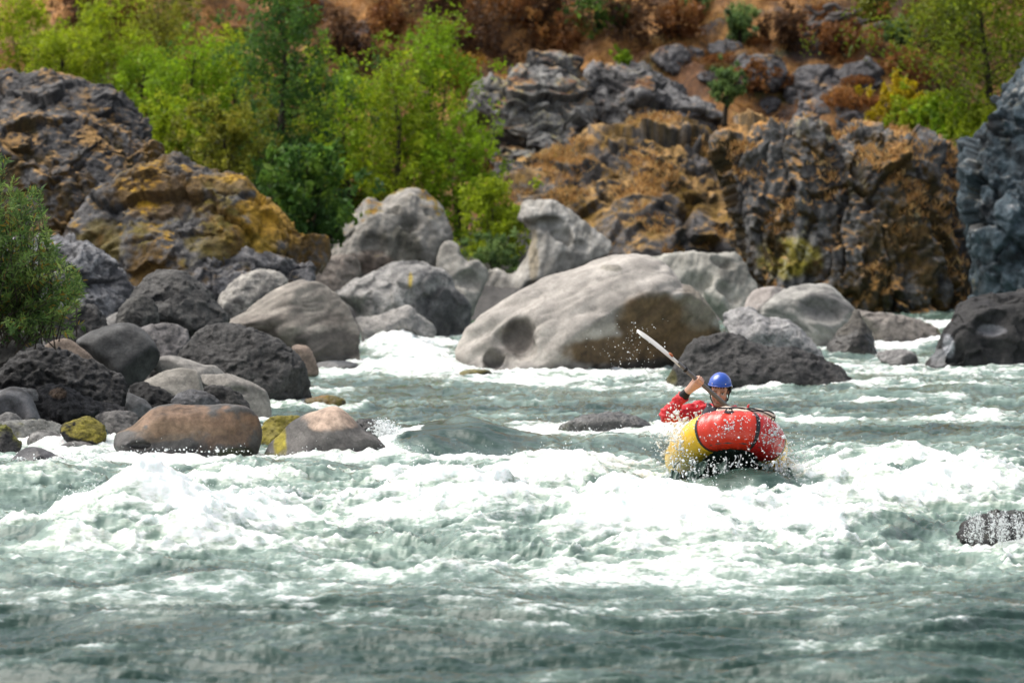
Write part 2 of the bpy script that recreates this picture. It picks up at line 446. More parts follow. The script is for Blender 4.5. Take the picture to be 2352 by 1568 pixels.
CLEAR = [(1075, 1018, 150, 19, .75), (985, 1030, 40, 18, .7), (1690, 1138, 115, 14, 1.1), (1525, 1052, 38, 9, .8), (650, 1110, 60, 10, .4), (430, 1325, 170, 12, .3), (90, 1265, 160, 9, .5), (2120, 1225, 150, 20, .55), (1750, 1075, 100, 20, .3),
         (1700, 945, 300, 7, .45), (2200, 990, 220, 9, .6), (1100, 945, 400, 8, .35), (700, 950, 130, 10, .35), (1260, 1180, 60, 10, .6), (1280, 1160, 70, 8, .3)]
def blob(qx, qy, b):
    return np.exp(-((qx - b[0]) / b[2]) ** 2 * 1.1 - ((qy - b[1]) / b[3]) ** 2 * 1.1)
BED = []      # (x, y, radius x, radius y): stones the current piles foam against, filled in by the river stones below
def build_river():
    NR, NC = 1050, 1400
    rows = np.concatenate([np.linspace(2100, 1600, 40)[:-1], np.linspace(1600, 700, NR - 60), np.linspace(700, 560, 22)[1:]])
    ys = 29400.0 / (rows - HORIZON)
    s = np.linspace(-1, 1, NC)
    X = s[None] * (0.205 * ys)[:, None]; Y = np.broadcast_to(ys[:, None], X.shape)
    rs = np.random.default_rng(3)
    x, y = X.ravel().astype(np.float64), Y.ravel().astype(np.float64)
    qx, qy = 1176 + FOCAL * x / y, HORIZON + 29400 / y        # layout coordinates of the flat river
    p = np.stack([x, y, np.zeros_like(x)], 1)
    wx, wy = noise3(p * .7, 51) * .35, noise3(p * .7 + 9, 53) * .5
    pw = np.stack([x + wx, y + wy, 0 * x], 1)
    h = np.zeros_like(x); pile = np.zeros_like(x)
    jag = 1 + .5 * noise3(pw * 2.0, 57)
    qxw, qyw = qx + wx * 180, qy + wy * 26
    for b in HUMPS:
        g = blob(qxw, qyw, b); h += b[4] * g * jag; pile = np.maximum(pile, g * min(b[4] / .25, 1))
    for b in TROUGHS: h += b[4] * blob(qx, qy, b)
    foam = np.full_like(x, -.12)
    for b in FOAM: foam = np.maximum(foam, b[4] * blob(qxw, qyw, b) * 1.15 - .05)
    rapids = sstep(1420, 1280, qy) * sstep(1020, 1120, qy)
    far = sstep(1110, 1010, qy); near = sstep(1300, 1450, qy)
    # chop: sharp-crested, broad across the current
    a = np.stack([pw[:, 0] * .75, pw[:, 1] * 1.0, 0 * x], 1)
    r1 = ridged(a * 1.2, 1, 61); r2 = ridged(a * 2.9 + 5, 2, 63); r3 = ridged(a * 7.5, 2, 65); r4 = fbm(p * np.array([14, 14, 1]), 2, 67)
    an = np.stack([pw[:, 0] * .26, pw[:, 1] * 1.1, 0 * x], 1)
    nr = sstep(1270, 1400, qy)
    r1 = lerp(r1, ridged(an * 1.15, 1, 62), nr); r2 = lerp(r2, ridged(an * 2.7 + 5, 2, 64), nr); r3 = lerp(r3, ridged(an * np.array([8., 7.0, 1]), 2, 66), nr)
    lo = fbm(a * .5, 2, 69)
    smooth = np.zeros_like(x)
    for b in CLEAR[:3]: smooth = np.maximum(smooth, blob(qx, qy, b) / .75)
    calm = 1 - .85 * np.clip(smooth * 1.3, 0, 1)
    h += calm * ((r1 - .62) * (.15 * rapids + .09 * far + .13 * near) + (r2 - .62) * (.11 * rapids + .065 * far + .10 * near))
    h += calm * ((r3 - .6) * (.040 * rapids + .026 * far + .040 * near) + r4 * (.012 + .008 * rapids))
    h += lo * (.12 * near + .08 * rapids + .05 * far)
    clear = np.zeros_like(x)
    for b in CLEAR: clear = np.maximum(clear, b[4] * blob(qxw, qyw, b))
    # foam on crests, broken into patches
    patch = fbm(a * np.array([.9, 1.2, 1]), 4, 71); lace = ridged(pw * np.array([3.2, 3.2, 1]), 3, 73)
    foam += .42 * patch + (lace - .55) * .35
    foam += (r2 - .66) * (.75 * rapids + .55 * far + .6 * near) + (r1 - .66) * (.45 * rapids + .4 * far + .25 * near)
    foam += .115 * rapids + .10 * far - .0 * near - sstep(1430, 1580, qy) * .12
    for (bx, by, rx, ry) in BED:      # foam collars where the current meets a stone
        dd = np.sqrt(((x - bx) / (rx + .22)) ** 2 + ((y - by) / (ry + .35)) ** 2)
        foam = np.maximum(foam, (.62 + .5 * patch) * sstep(1.25, .9, dd))
        h += .012 * sstep(1.3, .95, dd) * (1 + r3)
    foam -= clear * 1.1
    # foam piles are lumpy
    fz = sstep(.35, .9, foam)
    puff = 1 - np.abs(noise3(p * np.array([4.6, 4.6, 1]) + np.stack([0 * x, 0 * x, h * 3], 1), 81)) * 2
    puff2 = 1 - np.abs(noise3(p * np.array([11, 11, 1]), 83)) * 2
    puff3 = noise3(p * np.array([26, 26, 1]), 85)
    h += fz * (puff * .024 + puff2 * .011 + puff3 * .004) * (.35 + .65 * np.maximum(rapids, pile))
    aer_sheen = np.clip(.16 + .95 * np.clip(foam, -.2, .8) + .35 * rapids + .28 * far - .03 * near + .22 * patch - .5 * smooth, 0, 1.2)
    aer_sheen = np.maximum(aer_sheen, .0) + .28 * smooth * sstep(985, 1060, qx) * (qx < 1500) * (.7 + .8 * lace)  # smooth dome painted paler, in place of reflected sky
    h = h * sstep(2050, 1650, qy) * sstep(.205, .19, np.abs(x / y))
    v = np.stack([x + (r2 - .6) * .03, y - fz * puff * .04, h], 1)
    o = link('river', make_mesh('river', v, grid_faces(len(ys), NC), {'foam': foam, 'aer_sheen': aer_sheen}), M_WATER)
    tag(o, 'fast green river breaking into white foam over the rapids', kind='structure')
    return ys, s, h.reshape(len(ys), NC), foam.reshape(len(ys), NC)
# ------------------------------------------------------------------ rocks: solids grown from an outline with real depth, cut, hollowed and weathered
def smooth_poly(pts, n=5):
    pts = np.asarray(pts, float); N = len(pts); out = []
    for i in range(N):
        p0, p1, p2, p3 = pts[i - 1], pts[i], pts[(i + 1) % N], pts[(i + 2) % N]
        for t in np.arange(n) / n:
            out.append(.5 * ((2 * p1) + (-p0 + p2) * t + (2 * p0 - 5 * p1 + 4 * p2 - p3) * t * t + (-p0 + 3 * p1 - 3 * p2 + p3) * t ** 3))
    return np.array(out)
def poly_sdf(pts, U, V):
    d = np.full(U.shape, 1e9); ins = np.zeros(U.shape, bool); N = len(pts)
    for i in range(N):
        (x0, y0), (x1, y1) = pts[i], pts[(i + 1) % N]
        ex, ey = x1 - x0, y1 - y0; L = ex * ex + ey * ey + 1e-12
        t = np.clip(((U - x0) * ex + (V - y0) * ey) / L, 0, 1)
        d = np.minimum(d, (U - x0 - t * ex) ** 2 + (V - y0 - t * ey) ** 2)
        c = ((y0 > V) != (y1 > V))
        ins ^= c & (U < ex * (V - y0) / (ey if abs(ey) > 1e-12 else 1e-12) + x0)
    return np.where(ins, 1, -1) * np.sqrt(d)
def blur2(a, k):
    for _ in range(k):
        a = a.copy(); a[1:-1] = (a[:-2] + 2 * a[1:-1] + a[2:]) / 4; a[:, 1:-1] = (a[:, :-2] + 2 * a[:, 1:-1] + a[:, 2:]) / 4
    return a
GREY, DARK, BLACK, TAN, PALE, BROWN, BLUE = ((.105, .10, .094), (.034, .033, .032), (.013, .013, .014), (.30, .265, .225), (.38, .36, .32), (.13, .10, .08), (.10, .13, .145))
MOSS, GOLD, OLIVE, STRAW, RUST = (.15, .125, .012), (.24, .125, .008), (.075, .065, .012), (.35, .205, .07), (.18, .075, .028)
_rid = [0]
def rock(name, label, cat, pts, d, lo=DARK, hi=GREY, thick=1.15, lean=.35, sink=30, dents=(), cuts=(), lump=.5, mid=.5, fine=.5, pit=0., block=0., block_s=1.2, block_az=1.,
         grain=.3, moss=(), stains_shade=(), wet=None, res=None, contrast=1., group=None, bed=False, tex=1., crack=0., hi_up=.22, facets=3, streak=None):
    _rid[0] += 1; sd = _rid[0] * 1.37
    outs = pts if isinstance(pts[0][0], (list, tuple)) else [pts]
    polys = []
    allp = np.concatenate([np.asarray(o, float) for o in outs])
    ymin, ymax = allp[:, 1].min(), allp[:, 1].max(); thr = ymin + .66 * (ymax - ymin)
    for o in outs:
        o = np.asarray(o, float).copy()
        m = o[:, 1] > thr; o[m, 1] += sink * (o[m, 1] - thr) / (ymax - thr)
        w = np.array([P(a, b, d) for a, b in o]); polys.append(smooth_poly(w[:, [0, 2]]))
    pa = np.concatenate(polys); mn, mx = pa.min(0), pa.max(0); size = mx - mn
    px_m = d / FOCAL * 2352 / 1024                      # metres per rendered pixel
    h = max(1.25 * px_m, size.max() / 150) if res is None else size.max() / res
    U0 = np.arange(mn[0] - 3 * h, mx[0] + 3 * h, h); V0 = np.arange(mn[1] - 3 * h, mx[1] + 3 * h, h)
    UU, VV = np.meshgrid(U0, V0, indexing='ij')
    s = None
    for p in polys:
        q = poly_sdf(p, UU, VV); s = q if s is None else np.maximum(s, q)
    s = blur2(s, 3); R = s.max()
    T = thick * R
    r2 = (1 - np.clip(s / R, -2, 1)) ** 2.0
    lo_w = lean * (mx[1] - VV)                           # lower parts stand further forward
    fr = lo_w.max() if lean > 0 else 0; bk = -lo_w.min() + 0
    hw = h * 1.35
    W0 = np.arange(-T - max(fr, 0) - 3 * hw, T + max(bk, 0) * 0 + 3 * hw + (0 if lean >= 0 else -lean * size[1]), hw)
    F = 1 - r2[:, :, None] - ((W0[None, None] + lo_w[:, :, None]) / T) ** 2
    F = F.astype(np.float32) * np.float32(R * .5)
    for cu in cuts:                                      # (px, py, forward offset, nx, ny, nz[, softness])
        q = P(cu[0], cu[1], d); n = np.array(cu[3:6], float); n /= np.linalg.norm(n)
        G = -((UU[:, :, None] - q[0]) * n[0] + (W0[None, None] + cu[2]) * n[1] + (VV[:, :, None] - q[2]) * n[2]).astype(np.float32)
        k = .06 * R * (cu[6] if len(cu) > 6 else 1)
        hh = np.clip(.5 + .5 * (G - F) / k, 0, 1); F = F * hh + G * (1 - hh) - k * hh * (1 - hh)
    frng = np.random.default_rng(int(sd * 100))
    for _ in range(facets):
        nn = np.array([frng.uniform(-.9, .9), -1, frng.uniform(-.5, .9)]); nn /= np.linalg.norm(nn)
        sup = math.sqrt((nn[0] * size[0] / 2) ** 2 + (nn[1] * T) ** 2 + (nn[2] * size[1] / 2) ** 2) * frng.uniform(.66, .84)
        G = (sup - ((UU[:, :, None] - (mn[0] + mx[0]) / 2) * nn[0] + (W0[None, None] + lo_w[:, :, None]) * nn[1] + (VV[:, :, None] - (mn[1] + mx[1]) / 2) * nn[2])).astype(np.float32)
        k = .10 * R; hh = np.clip(.5 + .5 * (G - F) / k, 0, 1); F = F * hh + G * (1 - hh) - k * hh * (1 - hh)
    if dents:
        front = W0[np.argmax(F > 0, axis=2)]             # where the front face now stands
        for dn in dents:                                 # (px, py, rx_px, ry_px, depth as a share of rx)
            q = P(dn[0], dn[1], d); rx, rz = dn[2] * d / FOCAL, dn[3] * d / FOCAL; ry = rx * dn[4]
            iu, iv = int(np.clip((q[0] - U0[0]) / h, 0, len(U0) - 1)), int(np.clip((q[2] - V0[0]) / h, 0, len(V0) - 1))
            w0 = front[iu, iv]
            G = ((np.sqrt(((UU[:, :, None] - q[0]) / rx) ** 2 + ((VV[:, :, None] - q[2]) / rz) ** 2 + ((W0[None, None] - w0) / ry) ** 2) - 1) * min(rx, rz)).astype(np.float32)
            k = .30 * min(rx, rz)
            hh = np.clip(.5 + .5 * (G - F) / k, 0, 1); F = F * hh + G * (1 - hh) - k * hh * (1 - hh)
    v, f = surface_nets(F.transpose(0, 2, 1), (U0[0], W0[0], V0[0]), (h, hw, h))
    v = v + np.array([0, d, 0], np.float32)
    # weathering
    n = normals_of(v, f); sc = 1 / R
    lump_n = fbm(v * sc * 1.1, 2, sd); mid_n = fbm(v * sc * 3.2, 3, sd + 1)
    disp = R * (.16 * lump * lump_n + .065 * mid * mid_n)
    bl = 0; cellc = 0
    if block:
        q = v * block_s + .18 * np.stack([noise3(v * 1.7, sd + 4), noise3(v * 1.7, sd + 5), noise3(v * 1.7, sd + 6)], 1)
        f1, gap, cid, til = worley(q * np.array([1, 1, block_az]), sd)
        disp += block * ((cid - .5) * .55 + til * .6) - block * .10 * sstep(.06, 0, gap)
        g1, gp2, cd2, tl2 = worley(q * np.array([1, 1, block_az]) * 2.6, sd + 9); disp += block * .42 * ((cd2 - .5) * .5 + tl2 * .6)
        g3, gp3, cd3, tl3 = worley(q * np.array([1, 1, block_az ** .6]) * 6.5, sd + 19); disp += block * .2 * ((cd3 - .5) * .5 + tl3 * .5)
        cellc = .55 * (cid - .5) + .6 * (cd2 - .5) + .5 * (cd3 - .5)
        bl = np.maximum(sstep(.08, .0, gap), .5 * sstep(.07, .0, gp2))
    fine_n = fbm(v * np.float32(7.0 * tex), 4, sd + 2); disp += .022 * fine * fine_n + block * .07 * fbm(v * np.float32(7), 3, sd + 31, .7)
    pits = 0
    if pit:
        f1, gap, cid, til = worley(v * np.float32(9 * tex), sd + 3); pits = sstep(.45, .1, f1); disp -= pit * .03 * pits - pit * .02 * noise3(v * 17, sd + 8)
    if streak:                                           # broad water-worn flutes running the same way as the veins
        a = math.hypot(streak[0], streak[1]); du, dv = streak[0] / a, streak[1] / a
        fl_ = np.stack([(-v[:, 0] * dv + v[:, 2] * du) * 2.2 * sc, (v[:, 0] * du + v[:, 2] * dv) * .55 * sc, v[:, 1] * 1.2 * sc], 1)
        disp = disp - R * .095 * (ridged(fl_ + .25 * np.stack([lump_n] * 3, 1), 2, sd + 51) - .6)
    elif grain >= .25 and not block:                     # chipped facets
        w1, wg, wc, wt = worley(v * sc * 2.4, sd + 61); disp = disp + R * .10 * (wt * .8 + (wc - .5) * .35)
    v = v + n * np.asarray(disp, np.float32)[:, None]
    n = normals_of(v, f)
    # colour: the stone's own tones, with upward faces painted lighter as under open sky
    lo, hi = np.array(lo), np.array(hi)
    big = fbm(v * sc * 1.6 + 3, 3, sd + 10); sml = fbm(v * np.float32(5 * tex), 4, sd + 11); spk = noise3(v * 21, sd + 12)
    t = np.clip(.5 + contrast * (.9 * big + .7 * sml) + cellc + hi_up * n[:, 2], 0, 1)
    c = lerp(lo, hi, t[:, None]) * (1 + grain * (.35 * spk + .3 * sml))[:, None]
    if streak:                                           # (direction across, direction up, lines per metre, strength): veins along the worn face
        a = math.hypot(streak[0], streak[1]); du, dv = streak[0] / a, streak[1] / a
        along = v[:, 0] * du + v[:, 2] * dv; acr = -v[:, 0] * dv + v[:, 2] * du
        sn = fbm(np.stack([acr * streak[2] + .25 * big, along * streak[2] * .12, v[:, 1] * streak[2] * .25], 1), 4, sd + 41, .6)
        c = c * np.clip(1 + streak[3] * 1.6 * sn, .25, 1.8)[:, None]
    if np.ndim(bl): c = lerp(c, c * .45, bl[:, None] * .8)
    if crack:
        cr = sstep(.94, 1.0, ridged(v * sc * 1.7 + .2 * np.stack([sml] * 3, 1), 1, sd + 14)); c = lerp(c, c * .4, (cr * crack)[:, None])
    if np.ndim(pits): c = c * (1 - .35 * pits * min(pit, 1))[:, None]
    qx = 1176 + FOCAL * v[:, 0] / d; qy = HORIZON + FOCAL * (CAM_H - v[:, 2]) / d
    for st in stains_shade:                                    # (px, py, rx, ry, colour, strength[, raggedness]); some paint shade into hollows
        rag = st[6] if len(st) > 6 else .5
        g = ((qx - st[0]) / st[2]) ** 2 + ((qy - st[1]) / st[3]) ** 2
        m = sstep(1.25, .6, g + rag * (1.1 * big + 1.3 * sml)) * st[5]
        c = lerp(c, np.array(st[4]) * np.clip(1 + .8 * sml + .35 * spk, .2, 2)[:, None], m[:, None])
    for ms in moss:                                      # (colour, colour2, amount, upward liking, noise scale)
        nn = fbm(v * np.float32(ms[4]) * np.array([1, 1, .55], np.float32), 5, sd + 15 + ms[4], .6); n2 = noise3(v * 12, sd + 16)
        m = sstep(-.08, .22, nn + ms[3] * (n[:, 2] - .25) + ms[2] + .15 * n2)
        cc = lerp(np.array(ms[0]), np.array(ms[1]), sstep(-.3, .3, fbm(v * 3.1, 3, sd + 17))[:, None]) * (1 + .45 * n2)[:, None]
        c = lerp(c, cc, m[:, None])
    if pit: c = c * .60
    wv = np.zeros(len(v))
    if wet is None and bed: wet = .14
    if wet is not None:
        wv = sstep(wet + .06, wet - .06, v[:, 2] + .10 * big + .06 * sml); c = c * (1 - .55 * wv)[:, None]
    base = np.array([(v[:, 0].min() + v[:, 0].max()) / 2, d, v[:, 2].min()])
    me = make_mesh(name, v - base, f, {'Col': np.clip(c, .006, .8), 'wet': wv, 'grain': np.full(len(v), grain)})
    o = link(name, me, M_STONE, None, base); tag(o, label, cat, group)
    if bed:
        m = np.abs(v[:, 2]) < .12
        if m.any():
            a, b = v[m].min(0), v[m].max(0); BED.append(((a[0] + b[0]) / 2, (a[1] + b[1]) / 2, (b[0] - a[0]) / 2, (b[1] - a[1]) / 2))
    ROCKS.append((o, v, n)); return o
ROCKS = []
B = 'boulder'
gl = 'boulders along the left bank'
# --- front stones in the water
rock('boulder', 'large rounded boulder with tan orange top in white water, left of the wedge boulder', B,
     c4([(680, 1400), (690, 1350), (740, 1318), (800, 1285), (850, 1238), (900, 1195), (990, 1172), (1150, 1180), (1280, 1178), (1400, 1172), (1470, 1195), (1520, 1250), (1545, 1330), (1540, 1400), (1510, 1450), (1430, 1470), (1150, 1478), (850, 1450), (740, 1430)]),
     41.2, DARK, GREY, lump=.35, mid=.35, fine=.2, grain=.1, hi_up=.2, stains_shade=[(430, 965, 150, 30, (.27, .165, .10), .7, 1.1), (530, 985, 70, 50, (.22, .135, .085), .6, 1.2), (400, 985, 120, 24, (.2, .14, .09), .5, 1.4), (540, 1035, 50, 12, (.04, .05, .012), .8)], wet=.12, bed=True, crack=.5,
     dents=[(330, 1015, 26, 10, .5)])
rock('boulder', 'wedge shaped grey boulder with pale peak and yellow moss streak, beside the small waterfall', B,
     [(600, 1050), (616, 1018), (640, 998), (663, 974), (702, 950), (741, 937), (764, 931), (790, 941), (815, 965), (840, 985), (868, 1005), (890, 1022), (925, 1045), (915, 1052), (850, 1050), (740, 1052), (640, 1052)],
     41.0, DARK, (.15, .14, .13), lump=.35, mid=.4, fine=.2, grain=.12, cuts=[(800, 985, .45, .45, -.75, .25, 1)],
     stains_shade=[(760, 955, 62, 32, (.42, .31, .235), .9, .5), (645, 1020, 16, 44, (.24, .20, .02), .95, .4), (625, 1046, 40, 10, (.06, .06, .01), .8)], wet=.06, bed=True, crack=.5)
rock('boulder', 'small dark boulder coated in yellow green moss, wedged between two large grey boulders', B,
     c4([(1530, 1340), (1545, 1300), (1600, 1250), (1680, 1243), (1760, 1238), (1790, 1290), (1720, 1380), (1580, 1410), (1545, 1400)]), 42.6, DARK, GREY, grain=.3, moss=[(MOSS, (.2, .17, .03), .12, .5, 2.2)])
rock('river_stone', 'black wet stone under the small waterfall at the right of the wedge boulder', 'stone',
     [(815, 972), (838, 962), (872, 968), (900, 985), (918, 1010), (928, 1050), (900, 1058), (850, 1050), (825, 1010)], 42.4, BLACK, DARK, grain=.4, fine=1.2, wet=1., bed=False)
rock('boulder', 'big dark flat topped boulder with speckled face at the water edge of the left bank', B,
     c4([(1035, 890), (1085, 830), (1140, 770), (1215, 712), (1300, 700), (1430, 708), (1560, 750), (1650, 790), (1720, 850), (1780, 900), (1815, 970), (1835, 1060), (1858, 1100), (1850, 1140), (1750, 1152), (1600, 1150), (1500, 1100), (1400, 1060), (1200, 1010), (1080, 930)]),
     49.6, (.032, .031, .030), (.115, .111, .105), thick=1.25, lump=.3, mid=.5, fine=.8, pit=.5, grain=.55, cuts=[(665, 830, .6, .72, -.62, -.25, 1)], wet=.15, bed=True)
rock('boulder', 'smooth dark grey boulder with overhanging right end, on the left bank', B,
     c4([(450, 800), (540, 745), (640, 705), (740, 695), (820, 720), (880, 770), (930, 830), (950, 890), (930, 950), (880, 1000), (830, 1040), (750, 1045), (690, 1000), (640, 950), (590, 920), (500, 850)]),
     47.6, (.026, .026, .026), (.095, .095, .092), lump=.4, mid=.3, fine=.15, grain=.14, cuts=[(315, 820, .35, .65, -.65, -.35, 1)], sink=10)
rock('boulder', 'small speckled grey boulder between the smooth dark one and the big flat topped one', B,
     c4([(810, 730), (870, 710), (960, 695), (1030, 700), (1090, 730), (1120, 775), (1095, 840), (1040, 900), (950, 900), (880, 800)]), 50.6, DARK, (.16, .15, .145), grain=.3, fine=.5)
rock('boulder', 'flat pale grey ledge stone behind the light olive boulders', B,
     c4([(910, 910), (1000, 885), (1100, 905), (1200, 940), (1280, 950), (1360, 1005), (1220, 1020), (1100, 1000), (1000, 990), (910, 970)]), 47.8, GREY, (.27, .255, .23), lump=.3, mid=.3, fine=.1, grain=.1, thick=1.5)
rock('boulder', 'light olive grey rounded boulder low in the bank, under the overhanging dark boulder', B,
     c4([(835, 1050), (900, 1010), (960, 980), (1050, 960), (1150, 970), (1185, 1010), (1215, 1120), (1130, 1110), (1040, 1130), (980, 1110), (910, 1080)]), 46.2, (.15, .14, .12), (.29, .27, .235), lump=.35, mid=.3, fine=.1, grain=.1)
rock('boulder', 'long light grey slab sloping to the water below the flat topped boulder', B,
     c4([(1150, 985), (1250, 998), (1340, 993), (1430, 1020), (1520, 1060), (1580, 1110), (1602, 1172), (1500, 1172), (1420, 1140), (1350, 1100), (1210, 1060)]), 46.6, (.15, .14, .125), (.29, .27, .24), lump=.3, mid=.4, fine=.1, grain=.1, wet=.02, crack=.5, bed=True,
     dents=[(555, 897, 22, 10, .5)])
rock('boulder', 'rough black rounded stone under the light olive boulder', B,
     c4([(740, 1070), (830, 1042), (900, 1065), (990, 1100), (1055, 1150), (1020, 1190), (900, 1205), (790, 1130)]), 45.6, BLACK, DARK, grain=.6, pit=.7, fine=1.)
rock('boulder', 'dark stone with smooth bluish front, behind the tan topped boulder', B,
     c4([(1015, 1150), (1070, 1100), (1150, 1088), (1240, 1112), (1320, 1175), (1200, 1200), (1060, 1190)]), 44.9, BLACK, (.12, .12, .125), grain=.3, fine=.5)
rock('boulder', 'rough dark low stone at the foot of the light grey slab', B,
     c4([(1200, 1075), (1280, 1058), (1370, 1080), (1430, 1130), (1505, 1195), (1400, 1210), (1300, 1180), (1230, 1130)]), 45.0, BLACK, GREY, grain=.6, pit=.6, fine=.9, bed=True)
rock('boulder', 'small smooth grey wedge stone right of the black pitted boulders', B,
     c4([(745, 1110), (800, 1122), (860, 1150), (905, 1200), (850, 1225), (755, 1225)]), 44.4, DARK, (.15, .15, .15), grain=.1, fine=.1, sink=12)
rock('boulder', 'big black pitted lava boulder at the left edge of the bank', B,
     c4([(-60, 1000), (0, 975), (60, 905), (150, 852), (260, 832), (380, 860), (500, 900), (600, 945), (700, 990), (742, 1040), (752, 1120), (740, 1200), (600, 1230), (300, 1150), (0, 1100), (-60, 1080)]), 45.9, (.022, .022, .023), (.085, .083, .082), lump=.3, pit=1., fine=1.3, grain=.8, sink=14)
rock('boulder', 'lower black pitted lava boulder with a tan patch, in front of the bigger one', B,
     c4([(170, 1090), (300, 1048), (420, 1088), (560, 1150), (640, 1168), (752, 1190), (758, 1215), (640, 1230), (560, 1260), (420, 1285), (250, 1280), (180, 1200)]), 44.5, (.02, .02, .021), (.075, .073, .075), lump=.5, pit=1., fine=1.3, grain=.8, stains_shade=[(133, 902, 20, 12, (.32, .22, .15), .8, .6)], sink=12, wet=.2)
rock('boulder', 'smooth slate grey slab with a curled rim at the far left waterside', B,
     c4([(-60, 1110), (0, 1090), (60, 1070), (120, 1078), (175, 1110), (215, 1180), (250, 1250), (262, 1285), (100, 1290), (-60, 1290)]), 43.8, DARK, (.15, .15, .155), fine=.1, grain=.1, dents=[(28, 940, 42, 38, .35)], sink=12)
rock('boulder', 'brown grooved boulder behind the black pitted lava boulder', B,
     c4([(240, 850), (320, 795), (400, 788), (470, 830), (560, 900), (612, 950), (500, 930), (380, 900), (280, 880)]), 46.8, BROWN, (.20, .155, .12), fine=.3, mid=.6, grain=.2)
rock('boulder', 'dark green grey smooth boulder below the willow bush at the left edge', B,
     c4([(-80, 620), (0, 600), (80, 645), (170, 680), (230, 740), (250, 800), (230, 850), (150, 885), (80, 905), (0, 935), (-80, 940)]), 46.4, (.035, .034, .032), (.12, .115, .10), fine=.4, grain=.3)
rock('boulder', 'rough dark boulder half hidden behind the willow bush', B,
     c4([(250, 650), (380, 598), (470, 575), (560, 598), (610, 650), (640, 715), (560, 750), (480, 765), (300, 770)]), 49.2, BLACK, GREY, fine=1., pit=.6, grain=.6)
rock('boulder', 'large dark rounded boulder with speckled shoulders in front of the mossy outcrop', B,
     c4([(790, 715), (760, 640), (770, 560), (800, 480), (850, 420), (930, 385), (1010, 375), (1090, 400), (1170, 450), (1240, 520), (1290, 580), (1360, 650), (1310, 700), (1200, 730), (1130, 770), (1060, 720), (950, 710)]),
     53.2, (.035, .035, .035), (.14, .135, .125), fine=.6, pit=.3, grain=.5, dents=[(385, 672, 34, 44, .35)])
rock('boulder', 'dark knobbly stone at the left foot of the large dark rounded boulder', B,
     c4([(690, 690), (705, 610), (760, 550), (830, 530), (900, 560), (935, 630), (930, 705), (800, 730)]), 52.0, (.035, .035, .034), (.14, .135, .12), fine=.7, pit=.4, grain=.5)
rock('boulder', 'pale lichen grey boulder between the dark rounded boulder and the big smooth tan one', B,
     c4([(1285, 560), (1340, 480), (1420, 420), (1500, 385), (1580, 383), (1660, 408), (1705, 450), (1610, 520), (1500, 590), (1400, 640), (1310, 620)]), 60.5, GREY, (.36, .34, .30), fine=.5, grain=.35)
rock('boulder', 'big smooth tan boulder with dark hollow underside, right above the left bank', B,
     c4([(1330, 700), (1450, 620), (1560, 540), (1650, 480), (1740, 450), (1830, 446), (1920, 478), (1990, 530), (2060, 600), (2100, 680), (2122, 760), (2112, 905), (2000, 895), (1850, 885), (1780, 850), (1700, 820), (1560, 750), (1400, 720)]),
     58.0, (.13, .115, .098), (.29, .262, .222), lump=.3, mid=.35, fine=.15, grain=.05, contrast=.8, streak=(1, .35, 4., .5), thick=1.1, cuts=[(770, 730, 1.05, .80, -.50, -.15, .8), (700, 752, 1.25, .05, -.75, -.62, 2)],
     stains_shade=[(760, 790, 90, 42, (.05, .045, .04), .85, .4), (660, 732, 150, 14, (.12, .10, .085), .4, .8)], wet=.12, bed=True)  # first patch darkens the hollow underside
rock('boulder', 'brown boulder leaning against the tall domed grey rock', B,
     c4([(1690, 420), (1780, 350), (1880, 310), (1980, 298), (2060, 290), (2112, 330), (2128, 400), (2080, 460), (1980, 520), (1850, 500)]), 69.0, (.10, .08, .065), (.25, .215, .18), fine=.4, grain=.3)
rock('river_stone', 'small tan brown stone behind the flat topped boulder at the water edge', 'stone',
     c4([(1715, 840), (1780, 824), (1830, 850), (1885, 925), (1800, 930), (1740, 915)]), 52.6, BROWN, (.28, .21, .16), fine=.3, grain=.2, bed=True)
rock('river_stone', 'low slate stone awash right of the flat topped boulder', 'stone',
     [(708, 845), (730, 832), (770, 828), (810, 831), (835, 842), (842, 858), (780, 862), (715, 860)], 56.0, DARK, (.14, .145, .15), fine=.2, grain=.15, thick=1.5, wet=.3, sink=14, bed=True)
rock('river_stone', 'long dark stone awash in front of the channel, with white water pouring over it', 'stone',
     [(830, 846), (880, 836), (940, 833), (1000, 842), (1060, 851), (1062, 862), (940, 864), (840, 862)], 56.2, BLACK, (.13, .13, .14), fine=.3, grain=.2, thick=1.8, wet=.3, sink=14, bed=True)
rock('river_stone', 'low stone covered with yellow green moss in front of the big carved rock', 'stone',
     [(1050, 857), (1080, 849), (1105, 848), (1128, 853), (1130, 862), (1090, 866)], 55.0, DARK, GREY, thick=1.6, sink=12, moss=[(MOSS, (.26, .22, .02), .3, .5, 3.)], bed=True)
rock('river_stone', 'low flat stone with rusty plants beside the flat topped boulder', 'stone',
     [(695, 920), (725, 911), (755, 907), (785, 914), (795, 925), (740, 932)], 48.6, DARK, GREY, thick=1.6, sink=12, moss=[((.2, .1, .02), (.24, .19, .03), .25, .5, 4.)], bed=True)
rock('river_stone', 'long low grey green stone at the left waterside, in front of the slate slab', 'stone',
     c4([(-40, 1300), (0, 1278), (120, 1266), (260, 1264), (365, 1298), (385, 1345), (250, 1372), (100, 1375), (0, 1360)]), 42.9, (.08, .08, .07), (.2, .2, .185), fine=.3, grain=.25, moss=[((.1, .1, .02), (.14, .14, .03), -.12, .2, 2.5)], wet=.03, bed=True)
rock('river_stone', 'small dark stone capped with yellow moss, next to the tan topped boulder', 'stone',
     c4([(355, 1310), (430, 1265), (500, 1245), (570, 1268), (622, 1312), (612, 1358), (500, 1362), (400, 1345)]), 42.4, BLACK, DARK, fine=1., grain=.6, moss=[(MOSS, (.2, .17, .03), .08, .5, 3.)], wet=.02, bed=True)
